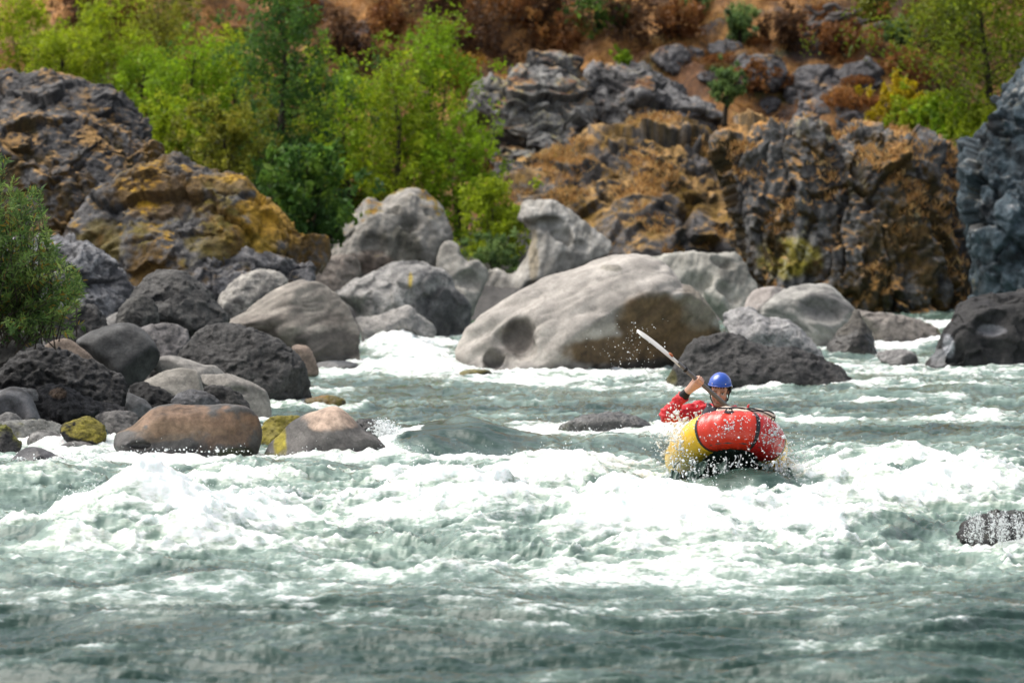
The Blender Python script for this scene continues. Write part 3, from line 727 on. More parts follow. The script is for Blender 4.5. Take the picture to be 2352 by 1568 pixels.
rock('river_stone', 'flat topped brown grey wedge stone below the black pitted boulders', 'stone',
     c4([(555, 1245), (650, 1215), (760, 1213), (822, 1240), (795, 1295), (740, 1335), (680, 1328), (620, 1295)]), 42.9, BLACK, (.17, .16, .15), fine=.4, grain=.3, wet=.05, bed=True, cuts=[(700, 958, .15, .1, -.1, 1, 1)])
rock('boulder', 'dark boulder with green moss at the left frame edge in the white water', B,
     c4([(-90, 1310), (-20, 1285), (50, 1308), (85, 1360), (122, 1400), (132, 1440), (90, 1475), (55, 1535), (-20, 1545), (-90, 1530)]), 40.3, BLACK, DARK, fine=1., grain=.6, moss=[((.06, .07, .01), (.10, .10, .015), -.02, .3, 3.)], wet=.1, bed=True)
rock('boulder', 'low smooth slate boulder in the white water, nearest on the left', B,
     c4([(50, 1530), (110, 1450), (180, 1418), (260, 1438), (340, 1480), (420, 1510), (500, 1552), (300, 1575), (120, 1570)]), 39.6, (.04, .04, .042), (.10, .10, .105), fine=.15, grain=.12, dents=[(95, 1050, 18, 10, .5)], wet=.12, bed=True)
rock('river_stone', 'pale flat stone in the gap left of the large dark rounded boulder', 'stone',
     c4([(590, 710), (620, 670), (700, 630), (720, 640), (710, 720), (640, 730)]), 54.5, GREY, (.27, .26, .24), fine=.2, grain=.15)
# --- rocks of the middle ground
rock('rock', 'tall domed grey rock with knobby shoulder, rising in front of the green trees', 'rock',
     c5([(280, 470), (310, 380), (360, 290), (440, 190), (472, 130), (515, 82), (570, 92), (605, 112), (660, 65), (740, 30), (820, 22), (900, 58), (980, 130), (1010, 200), (1050, 290), (1065, 350), (1010, 420), (960, 490), (900, 530), (760, 540), (600, 570), (470, 600), (400, 540), (330, 500)]),
     75.0, (.12, .115, .10), (.33, .31, .275), fine=.5, mid=1.0, grain=.2, contrast=1.2, streak=(.15, 1, 2., .35), dents=[(945, 510, 26, 24, .35), (900, 480, 22, 15, .4), (868, 560, 34, 26, .25), (800, 540, 24, 26, .3), (1000, 490, 22, 24, .3)], stains_shade=[(930, 570, 50, 50, (.09, .085, .06), .6, .8), (850, 595, 60, 26, (.14, .095, .07), .6, .7)],
     moss=[(MOSS, GOLD, -.45, .75, 2.5)])
rock('rock', 'broad speckled grey rock with dark front, left of the channel below the domed rock', 'rock',
     c5([(285, 700), (370, 650), (470, 590), (580, 540), (700, 508), (800, 500), (900, 518), (990, 540), (1050, 600), (1090, 680), (1150, 740), (1182, 800), (1170, 880), (1100, 950), (900, 970), (640, 960), (560, 920), (480, 850), (430, 780)]),
     67.0, (.10, .10, .10), (.30, .29, .27), fine=.6, grain=.5, cuts=[(1035, 690, 1.2, .62, -.72, -.2, 1)], stains_shade=[(1020, 715, 66, 60, (.05, .05, .052), .8, .5), (945, 640, 5, 18, (.35, .26, .04), .9, .3)], wet=.25, bed=True)
rock('rock', 'pale knob of carved rock with a hollow bridge, behind the speckled grey rock', 'rock',
     [c5([(955, 510), (972, 420), (1000, 370), (1050, 360), (1100, 390), (1112, 440), (1150, 490), (1110, 560), (1040, 620), (980, 570)]), c5([(1040, 500), (1150, 490), (1210, 474), (1250, 508), (1290, 560), (1260, 640), (1220, 700), (1170, 760), (1090, 700), (1050, 600)])],
     71.5, (.17, .16, .14), (.36, .34, .30), fine=.25, grain=.2, dents=[(1082, 640, 36, 26, .5)])
rock('rock', 'tall pale sculpted rock with overhanging cap on a fluted stem', 'rock',
     [c5([(1480, 230), (1490, 180), (1502, 108), (1600, 100), (1720, 103), (1800, 148), (1870, 200), (1950, 268), (2030, 318), (2090, 360), (2060, 440), (1960, 470), (1850, 440), (1760, 330), (1660, 300), (1560, 275)]),
      c5([(1540, 260), (1680, 250), (1800, 330), (1900, 420), (1960, 470), (1850, 560), (1700, 640), (1560, 700), (1420, 730), (1330, 780), (1230, 800), (1200, 720), (1230, 620), (1290, 545), (1370, 540), (1430, 570), (1500, 500), (1540, 420), (1560, 330)])],
     75.5, (.19, .18, .155), (.42, .40, .36), lean=.2, thick=1.0, fine=.25, mid=.6, grain=.06, streak=(.25, 1, 5., .5), dents=[(1290, 540, 26, 34, .6), (1270, 510, 40, 16, .6), (1345, 560, 24, 18, .5), (1230, 660, 30, 20, .4), (1300, 600, 20, 30, .4)], stains_shade=[(1225, 590, 12, 60, (.33, .27, .17), .6, .6)])
rock('rock', 'huge carved grey tan rock with a dark pothole, centre of the river', 'rock',
     [(1043, 795), (1058, 768), (1090, 730), (1150, 690), (1230, 645), (1330, 610), (1400, 590), (1470, 584), (1520, 600), (1560, 640), (1620, 690), (1660, 730), (1692, 770), (1690, 830), (1620, 850), (1500, 856), (1300, 850), (1200, 845), (1110, 838), (1060, 828)],
     57.5, (.20, .18, .155), (.40, .37, .33), thick=1.0, lean=.75, lump=.15, mid=.5, fine=.15, grain=.03, contrast=.5, crack=.4, streak=(1, .55, 4., .55), cuts=[(1440, 712, 1.22, .52, -.82, -.20, .35), (1250, 690, 1.3, -.45, -.8, .45, 1.5)], facets=0,
     dents=[(1190, 752, 36, 46, 1.1), (1160, 770, 30, 30, 1.1), (1205, 790, 26, 26, .9), (1137, 815, 26, 26, 1.0)],
     stains_shade=[(1500, 725, 90, 62, (.105, .066, .030), .97, .3), (1410, 795, 120, 36, (.10, .064, .030), .97, .3), (1560, 790, 120, 60, (.10, .062, .028), .97, .3), (1600, 700, 46, 60, (.17, .14, .10), .7, .6), (1540, 838, 190, 26, (.04, .03, .022), .85, .4), (1190, 765, 40, 46, (.05, .042, .036), .85, .2), (1140, 812, 32, 24, (.09, .08, .07), .7, .3), (1400, 612, 30, 7, (.14, .13, .09), .6, .8)], wet=.12, bed=True)  # the dark pothole patches paint shade into the hollows
rock('rock', 'pale hollowed rock right behind the huge carved rock', 'rock',
     c6([(150, 430), (250, 410), (420, 383), (560, 393), (680, 388), (745, 440), (800, 540), (822, 592), (770, 650), (730, 710), (650, 740), (560, 680), (400, 600), (250, 540)]),
     67.5, (.17, .165, .14), (.36, .345, .30), fine=.25, grain=.1, streak=(.3, 1, 3., .3), dents=[(1600, 640, 34, 40, .5), (1660, 600, 30, 24, .5), (1670, 665, 30, 34, .5)], stains_shade=[(1690, 620, 40, 30, (.10, .095, .08), .6, .6)])
rock('rock', 'smooth rounded grey rock with scooped face, left of the dark channel', 'rock',
     c6([(835, 750), (870, 680), (950, 620), (1050, 580), (1150, 570), (1240, 590), (1320, 650), (1382, 720), (1345, 800), (1270, 870), (1240, 930), (1190, 955), (1100, 900), (1040, 840), (960, 790)]),
     62.5, (.14, .135, .125), (.33, .32, .29), fine=.2, grain=.05, streak=(1, -.5, 3., .4), dents=[(1890, 700, 62, 40, .35), (1930, 760, 30, 24, .6)], stains_shade=[(1888, 700, 60, 36, (.13, .125, .12), .7, .3)], wet=.05, bed=True)  # darker grey patch fills the scoop
rock('rock', 'sloping speckled grey rock between the huge carved rock and the scooped one', 'rock',
     c6([(600, 740), (700, 700), (800, 718), (860, 760), (980, 770), (1060, 820), (1140, 900), (1195, 960), (1000, 990), (800, 930), (660, 860)]), 59.6, (.14, .14, .145), (.33, .32, .31), fine=.7, grain=.45, lump=.3)
rock('boulder', 'dark rough boulder spread low behind the paddler, moss at its left tip', B,
     c6([(275, 1135), (330, 1060), (390, 980), (440, 910), (520, 868), (620, 853), (720, 868), (800, 908), (900, 935), (1000, 928), (1080, 950), (1200, 1000), (1300, 1060), (1380, 1108), (1435, 1152), (1200, 1160), (900, 1150), (600, 1138), (400, 1132)]),
     53.0, (.028, .028, .029), (.11, .105, .10), thick=1.3, fine=1.0, pit=.5, grain=.6, lump=.3, stains_shade=[(1538, 866, 16, 22, (.17, .15, .02), .6, .8)], wet=.05, bed=True)
rock('boulder', 'small black boulder under the scooped grey rock at the water', B,
     c6([(1205, 945), (1260, 860), (1340, 790), (1390, 718), (1430, 780), (1475, 860), (1490, 965), (1350, 980)]), 61.0, (.035, .033, .03), (.10, .09, .075), fine=.4, grain=.3, wet=.3, bed=True)
rock('boulder', 'brown grey sloping boulder with green algae below the mossy cliff', B,
     c6([(1385, 722), (1500, 738), (1600, 740), (1700, 760), (1800, 800), (1865, 850), (1845, 910), (1700, 945), (1560, 950), (1480, 880), (1430, 800)]), 64.0, (.09, .08, .07), (.23, .205, .18), fine=.5, grain=.35, moss=[(MOSS, (.12, .11, .02), -.3, -.2, 1.5)], wet=.1, bed=True)
rock('boulder', 'pinkish pale flat slab lying behind the scooped grey rock', B,
     c6([(735, 690), (800, 610), (900, 588), (1000, 600), (1010, 650), (900, 690), (820, 710)]), 66.0, (.26, .225, .20), (.38, .34, .31), fine=.2, grain=.15)
rock('river_stone', 'low grey stone awash left of the dark pothole boulder', 'stone',
     c6([(1500, 985), (1560, 955), (1640, 948), (1720, 965), (1740, 1000), (1640, 1015)]), 57.8, (.12, .115, .11), (.26, .25, .24), fine=.3, grain=.3, thick=1.5, bed=True)
rock('boulder', 'rough grey boulder barely above the water, left of the paddler', B,
     [(1280, 985), (1300, 970), (1345, 954), (1400, 947), (1450, 953), (1488, 970), (1508, 992), (1460, 1003), (1350, 1003), (1295, 995)], 44.6, (.09, .09, .087), (.27, .265, .25), fine=.9, grain=.5, thick=1.5, moss=[((.05, .07, .015), (.09, .10, .02), -.3, -.3, 3.)], wet=.3, sink=20, bed=True)
rock('boulder', 'wet black stone streaked with white water at the right frame edge', B,
     [(2195, 1230), (2220, 1200), (2260, 1180), (2300, 1172), (2352, 1174), (2420, 1190), (2440, 1250), (2352, 1256), (2250, 1250)], 32.2, BLACK, DARK, fine=1.5, grain=.6, pit=.5, thick=1.4, wet=1., sink=30, bed=True, moss=[((.03, .04, .012), (.05, .06, .015), -.2, .2, 4.)])
rock('rock', 'glossy black boulder with a pale pothole at the right side of the river', 'rock',
     c6([(1780, 1035), (1830, 930), (1880, 840), (1930, 755), (1980, 690), (2060, 650), (2200, 630), (2352, 618), (2560, 625), (2600, 1040), (2350, 1055), (2100, 1052)]),
     58.0, (.009, .009, .010), (.03, .029, .028), fine=.3, grain=.3, dents=[(2262, 745, 44, 26, .5), (2280, 725, 30, 22, .5), (2180, 800, 22, 40, .4)], mid=.9, lump=.6, stains_shade=[(2268, 752, 34, 13, (.20, .20, .21), .7, 1.0), (2170, 790, 13, 26, (.35, .36, .38), .75, .4), (2145, 820, 16, 26, (.25, .26, .27), .5, .5)], wet=.1, bed=True)
rock('rock', 'pale wedge of carved rock at the head of the white channel', 'rock',
     c5([(430, 850), (560, 840), (690, 795), (780, 768), (850, 830), (955, 910), (945, 950), (850, 945), (740, 930), (650, 960), (600, 1010), (510, 1010), (470, 920)]), 62.5, (.18, .175, .17), (.35, .33, .30), fine=.3, grain=.3, bed=True, stains_shade=[(885, 775, 9, 14, (.35, .33, .02), .9, .3)])
# ------------------------------------------------------------------ rock outcrops and cliffs behind the river
K = dict(grain=.5, fine=2.2, contrast=1.3, sink=20, facets=5)
MB, MD = (.075, .042, .008), (.03, .024, .008)        # brown and dark moss of the shaded rock
rock('rock_outcrop', 'dark layered rock ledge at the top left under thin lime trees', 'outcrop',
     [(-70, 170), (0, 160), (30, 162), (70, 172), (150, 175), (220, 190), (290, 215), (335, 250), (352, 290), (366, 360), (330, 420), (150, 430), (-70, 430)],
     72.0, (.022, .022, .024), (.10, .097, .095), lean=.8, block=0.22, block_s=1.1, block_az=2.4, moss=[((.26, .15, .05), (.12, .07, .02), -.3, .5, 1.6)], **K)
rock('rock_outcrop', 'dark mossy rock wall at the left edge with a grey ledge crest', 'outcrop',
     [(-70, 300), (0, 290), (100, 272), (200, 265), (260, 282), (320, 312), (360, 350), (372, 400), (350, 470), (300, 560), (200, 620), (0, 650), (-70, 650)],
     67.0, (.02, .019, .02), (.10, .097, .095), lean=.45, block=0.25, block_s=1.0, block_az=1.4, moss=[(MB, (.12, .065, .008), .04, -.35, .9), (MD, MB, -.05, -.1, 2.2), ((.26, .15, .05), STRAW, -.32, .6, 2.)], **K)
rock('rock_outcrop', 'golden moss covered rock hump on the left with a bare grey base', 'outcrop',
     [(170, 560), (205, 480), (250, 422), (300, 387), (365, 365), (430, 368), (500, 385), (560, 400), (610, 440), (660, 480), (710, 520), (748, 556), (758, 585), (720, 620), (650, 650), (560, 675), (480, 690), (350, 690), (250, 680), (180, 640)],
     63.5, (.022, .021, .022), (.10, .097, .095), lean=.6, block=0.34, block_s=.75, moss=[(MB, (.09, .05, .008), -.02, .0, .8), (GOLD, (.34, .20, .012), -.36, .5, 1.6), ((.11, .085, .01), (.075, .055, .01), -.28, .2, 1.0)], stains_shade=[(630, 510, 120, 70, (.36, .20, .009), .8, 1.0), (520, 420, 90, 30, (.30, .17, .01), .4, 1.0), (400, 450, 110, 50, (.12, .062, .008), .6, 1.0), (240, 560, 60, 60, (.12, .09, .008), .7, .8), (560, 560, 120, 30, (.15, .11, .008), .6, 1.), (470, 660, 300, 30, (.06, .058, .06), .8, .4)], **K)
ROCKS_E3 = ROCKS[-1]
rock('rock_outcrop', 'bare grey fractured rock wall above the dark boulders behind the willow bush', 'outcrop',
     [(20, 580), (80, 555), (150, 552), (220, 570), (275, 615), (300, 670), (290, 740), (200, 790), (60, 790), (20, 700)],
     57.0, (.06, .06, .064), (.22, .22, .225), lean=.4, block=0.22, block_s=1.3, **K)
rock('rock_outcrop', 'grey shaded rock foot beneath the golden moss hump', 'outcrop',
     [(290, 640), (340, 590), (420, 572), (520, 590), (620, 585), (700, 600), (720, 640), (690, 690), (600, 720), (450, 730), (320, 710)],
     62.0, (.05, .05, .054), (.18, .175, .175), lean=.2, block=0.25, block_s=1.0, block_az=.6, moss=[(MB, MD, -.3, .3, 1.5)], **K)
rock('rock_outcrop', 'grey layered rock knob with lichen and a flat cap, right of the tall lime tree', 'outcrop',
     c2([(1150, 520), (1190, 450), (1225, 390), (1300, 350), (1450, 338), (1560, 368), (1625, 400), (1600, 470), (1640, 560), (1652, 700), (1640, 850), (1560, 1000), (1400, 1050), (1200, 1040), (1050, 980), (1030, 800), (940, 740), (860, 700), (940, 560), (1080, 510)]),
     89.0, (.045, .044, .047), (.22, .215, .20), lean=.5, block=0.46, block_s=.62, block_az=2.6, moss=[((.30, .28, .16), (.25, .21, .1), -.28, .3, 1.5), (STRAW, RUST, -.34, .5, 1.1)], **K)
rock('rock_outcrop', 'rounded grey rock knob with a small green shrub on its crown', 'outcrop',
     c2([(1660, 470), (1740, 400), (1850, 378), (1980, 376), (2070, 420), (2110, 480), (2200, 540), (2290, 620), (2400, 680), (2520, 760), (2500, 880), (2300, 900), (2000, 900), (1750, 900), (1690, 740), (1640, 560)]),
     90.0, (.05, .048, .05), (.20, .195, .19), lean=.6, block=0.43, block_s=.7, moss=[(STRAW, RUST, -.34, .5, 1.1), ((.26, .25, .15), (.2, .17, .08), -.34, .0, 1.8)], **K)
rock('rock_outcrop', 'straw covered rocky slope with dark overhangs in the middle of the far bank', 'outcrop',
     [(1110, 380), (1170, 348), (1280, 345), (1370, 315), (1480, 302), (1580, 306), (1640, 345), (1690, 400), (1725, 500), (1745, 600), (1730, 720), (1500, 720), (1300, 690), (1190, 600), (1130, 450)],
     84.5, (.035, .033, .033), (.16, .15, .145), lean=1.0, thick=.9, block=0.56, block_s=.6, moss=[(STRAW, (.32, .19, .055), -.2, .6, .9), (MB, (.17, .095, .01), -.06, .1, 1.1), (MD, MB, -.16, -.3, .9)], **K)
ROCKS_B = ROCKS[-1]
rock('rock_cliff', 'dark columned cliff hung with brown moss, right bank above the river', 'cliff',
     [(1640, 330), (1700, 300), (1800, 291), (1900, 286), (2050, 290), (2130, 305), (2180, 330), (2235, 365), (2260, 450), (2255, 600), (2250, 750), (2100, 765), (1950, 760), (1830, 740), (1740, 710), (1700, 600), (1680, 470)],
     77.0, (.02, .019, .02), (.14, .137, .13), lean=.22, thick=.8, block=0.62, block_s=1.0, block_az=.2, moss=[(MB, MD, .03, -.3, .75), ((.25, .25, .16), (.3, .26, .15), -.36, .2, 1.7), (STRAW, (.40, .2, .05), -.33, .8, 1.0)],
     stains_shade=[(1800, 585, 75, 50, (.24, .20, .015), .9, .5), (2150, 315, 60, 14, (.33, .32, .31), .8, .6)], **K)
ROCKS_C = ROCKS[-1]
rock('rock_cliff', 'blue grey fractured cliff at the right frame edge', 'cliff',
     [(2196, 480), (2205, 420), (2228, 350), (2262, 288), (2300, 238), (2352, 168), (2460, 110), (2560, 300), (2560, 740), (2352, 750), (2240, 740), (2215, 600)],
     71.0, (.008, .011, .014), (.055, .080, .096), lean=.25, thick=.8, block=0.46, block_s=1.0, block_az=.7, moss=[(MD, (.1, .08, .03), -.3, .1, 1.2), ((.2, .2, .2), (.28, .27, .24), -.42, .5, 1.4)], **K)
ROCKS_D = ROCKS[-1]
# outcropping stones on the hillside
gh = 'dark stones scattered over the hillside'
def hill_depth(px, py):
    ys = np.linspace(88.2, 104, 400); pts = np.array([P(px, py, y) for y in ys])
    g = hill_z(pts[:, 0], pts[:, 1]); k = np.argmax(g > pts[:, 2]); return float(ys[k]) if (g > pts[:, 2]).any() else 97.0
HS = [((1545, 125), 42, 28, 'small dark stone on the hillside above the shrub capped knob'), ((1590, 118), 30, 20, 'dark grey stone right above the round green tree on the slope'),
      ((1745, 150), 70, 38, 'wide dark brown hillside stone left of the big hump stone'), ((1900, 195), 105, 62, 'biggest dark hump stone in the middle of the hillside'),
      ((1975, 170), 55, 36, 'sharp topped dark stone right of the biggest hump stone'), ((1870, 255), 52, 32, 'pale grey stone low on the slope below the hump stone'),
      ((1950, 268), 45, 26, 'low grey stone left of the yellow bush'), ((1640, 168), 40, 16, 'flat dark stone just behind the round green tree'), ((830, 75), 34, 26, 'bluish grey stone on the slope left of the tall lime tree'),
      ((2050, 215), 42, 24, 'dark stone on the slope above the yellow bush'), ((1760, 235), 36, 20, 'half buried brown stone on the slope right of the round tree'), ((1820, 290), 60, 22, 'grey stone on the brink of the columned cliff'),
      ((1665, 105), 46, 20, 'low dark stone under the drooping green shrub')]
rr = random.Random(5)
for (hx, hy), rx, ry, lb in HS:
    pts = [(hx + rx * math.cos(a) * rr.uniform(.85, 1.12), hy + ry * .25 - ry * math.sin(a) * rr.uniform(.8, 1.15)) for a in np.linspace(0, 2 * math.pi, 10)[:-1]]
    light = .19 if 'grey' in lb else .11
    rock('hillside_stone', lb, 'stone', pts, hill_depth(hx, hy + ry * .5) + .15, (.04, .038, .04), (light, light * .96, light * .97), lean=.5, thick=1.1, sink=ry * .5, fine=1.5, block=0.15, block_s=1.6, grain=.5, moss=[(RUST, STRAW, -.36, .3, 1.6)], group=gh)
# ------------------------------------------------------------------ cobbles lodged between the left bank boulders: five shapes, copied
def cobbles():
    rng = np.random.default_rng(55); protos = []
    for k in range(5):
        a = np.linspace(0, 2 * math.pi, 9)[:-1]; r = rng.uniform(.8, 1.15, 8)
        pts = [(300 + 34 * math.cos(t) * q, 900 - 22 * math.sin(t) * q) for t, q in zip(a, r)]
        o = rock('cobble', 'small grey cobble, one of many lodged between the left bank boulders', 'cobble', pts, 48.0, DARK, (.14 + .03 * k, .135 + .03 * k, .13 + .028 * k), lean=0., thick=1.3, sink=0, grain=.35, res=22, group='cobbles between the left bank boulders')
        ROCKS.pop(); protos.append(o)
    for i in range(70):
        y = rng.uniform(42, 60); x = left_bank_x(y) - abs(rng.normal()) * .9 + .35; z = float(ground_h(np.array([x]), np.array([y]))[0])
        if i < 5: c = protos[i]
        else: c = protos[rng.integers(0, 5)].copy(); C.objects.link(c)
        s = rng.uniform(.5, 1.6); c.scale = (s, s, s * .9); c.location = (x, y, max(z, -.12) - .05); c.rotation_euler = (0, 0, rng.uniform(0, 6.28))
cobbles()
# ------------------------------------------------------------------ trees, shrubs, grass: leaf sized faces, stems as tapering tubes
def leaves(c, size, aspect, rng, up=None, droop=0.):
    """rhombic leaves at centres c; returns verts, quads"""
    n = len(c)
    a = rng.normal(size=(n, 3)); 
    if up is not None: a = a * .55 + up
    a[:, 2] -= droop
    a /= np.linalg.norm(a, axis=1)[:, None]
    b = np.cross(a, rng.normal(size=(n, 3))); b /= np.linalg.norm(b, axis=1)[:, None]
    s = (size * rng.lognormal(0, .28, n))[:, None]
    bend = np.cross(a, b) * s * .18
    v = np.stack([c - a * s, c + b * s * aspect + bend, c + a * s, c - b * s * aspect + bend], 1).reshape(-1, 3)
    return v, np.arange(4 * n).reshape(n, 4)
def leaf_cols(rng, n, cols, clump, amt=.35):
    """cols: list of colours; clump: per leaf value 0..1 picking along the list"""
    cols = np.array(cols); t = np.clip(clump, 0, .999) * (len(cols) - 1); k = t.astype(int); f = (t - k)[:, None]
    c = cols[k] * (1 - f) + cols[k + 1] * f
    c = c * (1 + amt * rng.normal(size=(n, 1)) * .6)
    return np.repeat(np.clip(c, .004, .7), 4, axis=0)
LIME = [(0.106, 0.196, 0.013), (0.183, 0.305, 0.016), (0.27, 0.413, 0.018), (0.366, 0.5, 0.025)]
LIMEY = [(0.148, 0.207, 0.013), (0.246, 0.326, 0.016), (0.355, 0.445, 0.02), (0.453, 0.51, 0.027)]
DEEP = [(.03, .075, .022), (.06, .135, .03), (.10, .20, .03), (.17, .27, .03)]
OLIV = [(.09, .10, .018), (.16, .18, .022), (.24, .26, .026), (.34, .31, .035)]
YELL = [(.22, .17, .01), (.42, .33, .012), (.55, .42, .015), (.6, .5, .03)]
BRWN = [(.05, .03, .02), (.09, .05, .028), (.14, .075, .035), (.2, .1, .04)]
FERN = [(.12, .05, .02), (.2, .085, .03), (.28, .13, .04), (.36, .19, .06)]
SAGE = [(.07, .12, .05), (.12, .20, .07), (.18, .28, .08), (.26, .35, .11)]
def tree(name, label, cat, base, d, top, width, cols, n, profile, leaf=.040, group=None, trunk_r=.05, branches=46, spread=.085, lean=0., bare=.12, seed=1, flat=.9, up=.55, fork=0):
    """base = (px, py) of the foot, top = py of the tip, width = crown width in picture units; profile = [(height share, width share)]"""
    rng = np.random.default_rng(seed)
    b = P(base[0], base[1], d); tz = P(base[0], top, d)[2]; H = tz - b[2]; W = width * d / FOCAL / 2
    root = empty(name, b, label, cat, group)
    hs = np.linspace(0, 1, 14)
    def stem(h): return np.array([lean * H * h ** 1.5 + .03 * H * math.sin(h * 5 + seed), .03 * H * math.sin(h * 4 + 2 * seed), H * h])
    g = Geo()
    g.tube([stem(h) for h in hs], trunk_r * 1.3 * (1.03 - hs) + .006, 7)
    for kf in range(fork):
        a0 = rng.uniform(0, 6.28); ll = rng.uniform(.25, .5)
        g.tube([np.array([math.cos(a0) * W * ll * t ** .7, math.sin(a0) * W * ll * t ** .7, H * (.02 + .86 * t)]) for t in np.linspace(0, 1, 9)], trunk_r * .75 * (1.05 - np.linspace(0, 1, 9)), 6)
    pts, cl = [], []
    px_, pw_ = [p[0] for p in profile], [p[1] for p in profile]
    n = int(n * .55); per = n // branches
    for k in range(branches):
        h = bare + (1 - bare) * (k + rng.uniform(0, 1)) / branches
        w = np.interp(h, px_, pw_) * W * rng.uniform(.55, 1.15)
        ang = k * 2.399 + rng.uniform(-.4, .4)
        s0 = stem(min(h * .96, 1)); L = w
        ts = np.linspace(0, 1, 6)
        path = np.array([s0 + np.array([math.cos(ang) * L * t, math.sin(ang) * L * t, up * L * t - .12 * L * t * t]) for t in ts])
        g.tube(path, .22 * trunk_r * (1.1 - ts) * (1.2 - h * .7), 4)
        m = int(per * (.45 + .9 * w / W))
        nt = max(3, m // 26)                                   # twig tips: small sprays with gaps between them
        tt = rng.uniform(.15, 1.08, nt) ** .75
        tips = s0 + np.stack([math.cos(ang) * L * tt, math.sin(ang) * L * tt, up * L * tt - .12 * L * tt * tt], 1) + rng.normal(size=(nt, 3)) * np.array([1, 1, flat]) * (.16 * W + .22 * L)
        which = rng.integers(0, nt, m)
        pts.append(tips[which] + rng.normal(size=(m, 3)) * np.array([.8, .8, 1.0]) * spread * W)
        tip_tone = rng.normal(0, .11, nt)
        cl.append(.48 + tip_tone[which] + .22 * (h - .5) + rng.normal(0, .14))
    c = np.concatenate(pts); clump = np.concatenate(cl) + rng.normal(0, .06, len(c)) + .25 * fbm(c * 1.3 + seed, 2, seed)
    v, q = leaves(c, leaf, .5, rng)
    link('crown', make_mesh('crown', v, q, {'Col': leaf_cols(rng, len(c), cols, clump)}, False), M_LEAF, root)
    v, f = g.get(); link('trunk', make_mesh('trunk', v, f), M_BARK, root)
    return root
CONE = [(0, .5), (.15, .85), (.4, 1), (.7, .65), (.9, .3), (1, .08)]
OVAL = [(0, .55), (.2, .9), (.45, 1), (.7, .72), (.9, .38), (1, .1)]
ROUND = [(0, .7), (.3, 1), (.7, .85), (1, .35)]
COLM = [(0, .6), (.3, .9), (.6, 1), (.85, .7), (1, .2)]
T = 'tree'; gt = 'trees behind the left bank boulders'
tree('alder_tree', 'tallest lime green tree, pointed top, standing alone right of centre of the grove', T, (990, 520), 81.5, 48, 300, LIME, 17000, CONE, trunk_r=.075, seed=3, group=gt, branches=60, bare=.16, fork=1)
tree('alder_tree', 'lime green tree directly left of the tallest one, lower and rounder', T, (905, 560), 80.5, 160, 250, LIMEY, 11000, OVAL, trunk_r=.06, seed=5, group=gt, branches=44, fork=1)
tree('alder_tree', 'pale green tree leaning out between the dark conifer and the lime trees', T, (800, 540), 82.0, 170, 220, LIME, 10000, OVAL, trunk_r=.055, seed=8, group=gt, fork=1)
tree('dark_tree', 'dark bluish green tall tree in the middle of the grove', T, (640, 500), 79.5, -20, 250, DEEP, 19000, COLM, trunk_r=.08, seed=11, group=gt, branches=60)
tree('alder_tree', 'bright lime tree left of the dark green tree, spilling over the rock hump', T, (450, 420), 80.5, 110, 250, LIME, 13000, OVAL, trunk_r=.055, seed=14, group=gt, fork=2)
tree('alder_tree', 'feathery yellow lime tree with dark upright stem behind the ledge at left', T, (228, 250), 84.0, 40, 260, LIMEY, 10000, OVAL, trunk_r=.05, seed=17, group=gt, fork=2, bare=.08)
tree('alder_tree', 'thin lime tree at the far left with two slim dark stems', T, (60, 215), 85.0, 10, 190, LIMEY, 8000, COLM, trunk_r=.045, seed=19, group=gt, fork=2, bare=.08)
tree('alder_tree', 'olive tinted tree between the far left tree and the dark tall tree', T, (360, 300), 88.0, 30, 260, OLIV, 10000, OVAL, trunk_r=.05, seed=23, group=gt, fork=2)
tree('alder_tree', 'olive yellow tree in front of the dark tall tree, right of its foot', T, (735, 500), 83.0, 215, 170, OLIV, 8000, OVAL, trunk_r=.045, seed=27, group=gt, fork=1)
tree('alder_tree', 'lime tree low in front of the tallest tree, at its right foot', T, (1060, 590), 80.0, 300, 190, LIME, 9000, ROUND, trunk_r=.045, seed=29, group=gt, fork=2)
SH = 'shrub'; gs = 'shrubs along the far bank'
tree('shrub', 'pale yellow green bush beside the pale sculpted rock', SH, (1130, 640), 78.0, 430, 170, LIMEY, 8000, ROUND, leaf=.045, trunk_r=.03, seed=31, group=gs, fork=3, bare=.03, branches=30)
tree('shrub', 'low fresh green bush at the feet of the trees, near the carved bridge rock', SH, (1140, 640), 76.5, 565, 130, SAGE, 3500, ROUND, leaf=.04, trunk_r=.02, seed=33, group=gs, fork=3, bare=.03, branches=20)
tree('shrub', 'dark green leafy bush between the golden moss hump and the domed rock', SH, (700, 570), 72.5, 370, 210, DEEP, 8000, ROUND, leaf=.06, trunk_r=.03, seed=35, group=gs, fork=3, bare=.03, branches=34)
tree('shrub', 'second dark green bush, lower, touching the domed rock', SH, (755, 600), 79.5, 470, 130, DEEP, 5000, ROUND, leaf=.06, trunk_r=.03, seed=37, group=gs, fork=3, bare=.03, branches=26)
tree('shrub', 'yellowish olive bush on top of the golden moss hump', SH, (520, 420), 74.0, 260, 200, OLIV, 7000, ROUND, leaf=.045, trunk_r=.03, seed=39, group=gs, fork=4, bare=.03, branches=30)
tree('shrub', 'green yellow bush behind the ledge end at left, above the mossy hump', SH, (400, 400), 76.0, 255, 150, LIMEY, 5000, ROUND, leaf=.045, trunk_r=.03, seed=41, group=gs, fork=3, bare=.03, branches=26)
tree('shrub', 'dull olive bush filling the gap under the lime trees left of the tallest', SH, (850, 560), 83.0, 400, 220, OLIV, 7000, ROUND, leaf=.05, trunk_r=.03, seed=43, group=gs, fork=4, bare=.03, branches=30)
tree('shrub', 'dark bush deep in the shade below the dark tall tree', SH, (610, 480), 82.0, 330, 190, DEEP, 6000, ROUND, leaf=.05, trunk_r=.03, seed=45, group=gs, fork=4, bare=.03, branches=30)
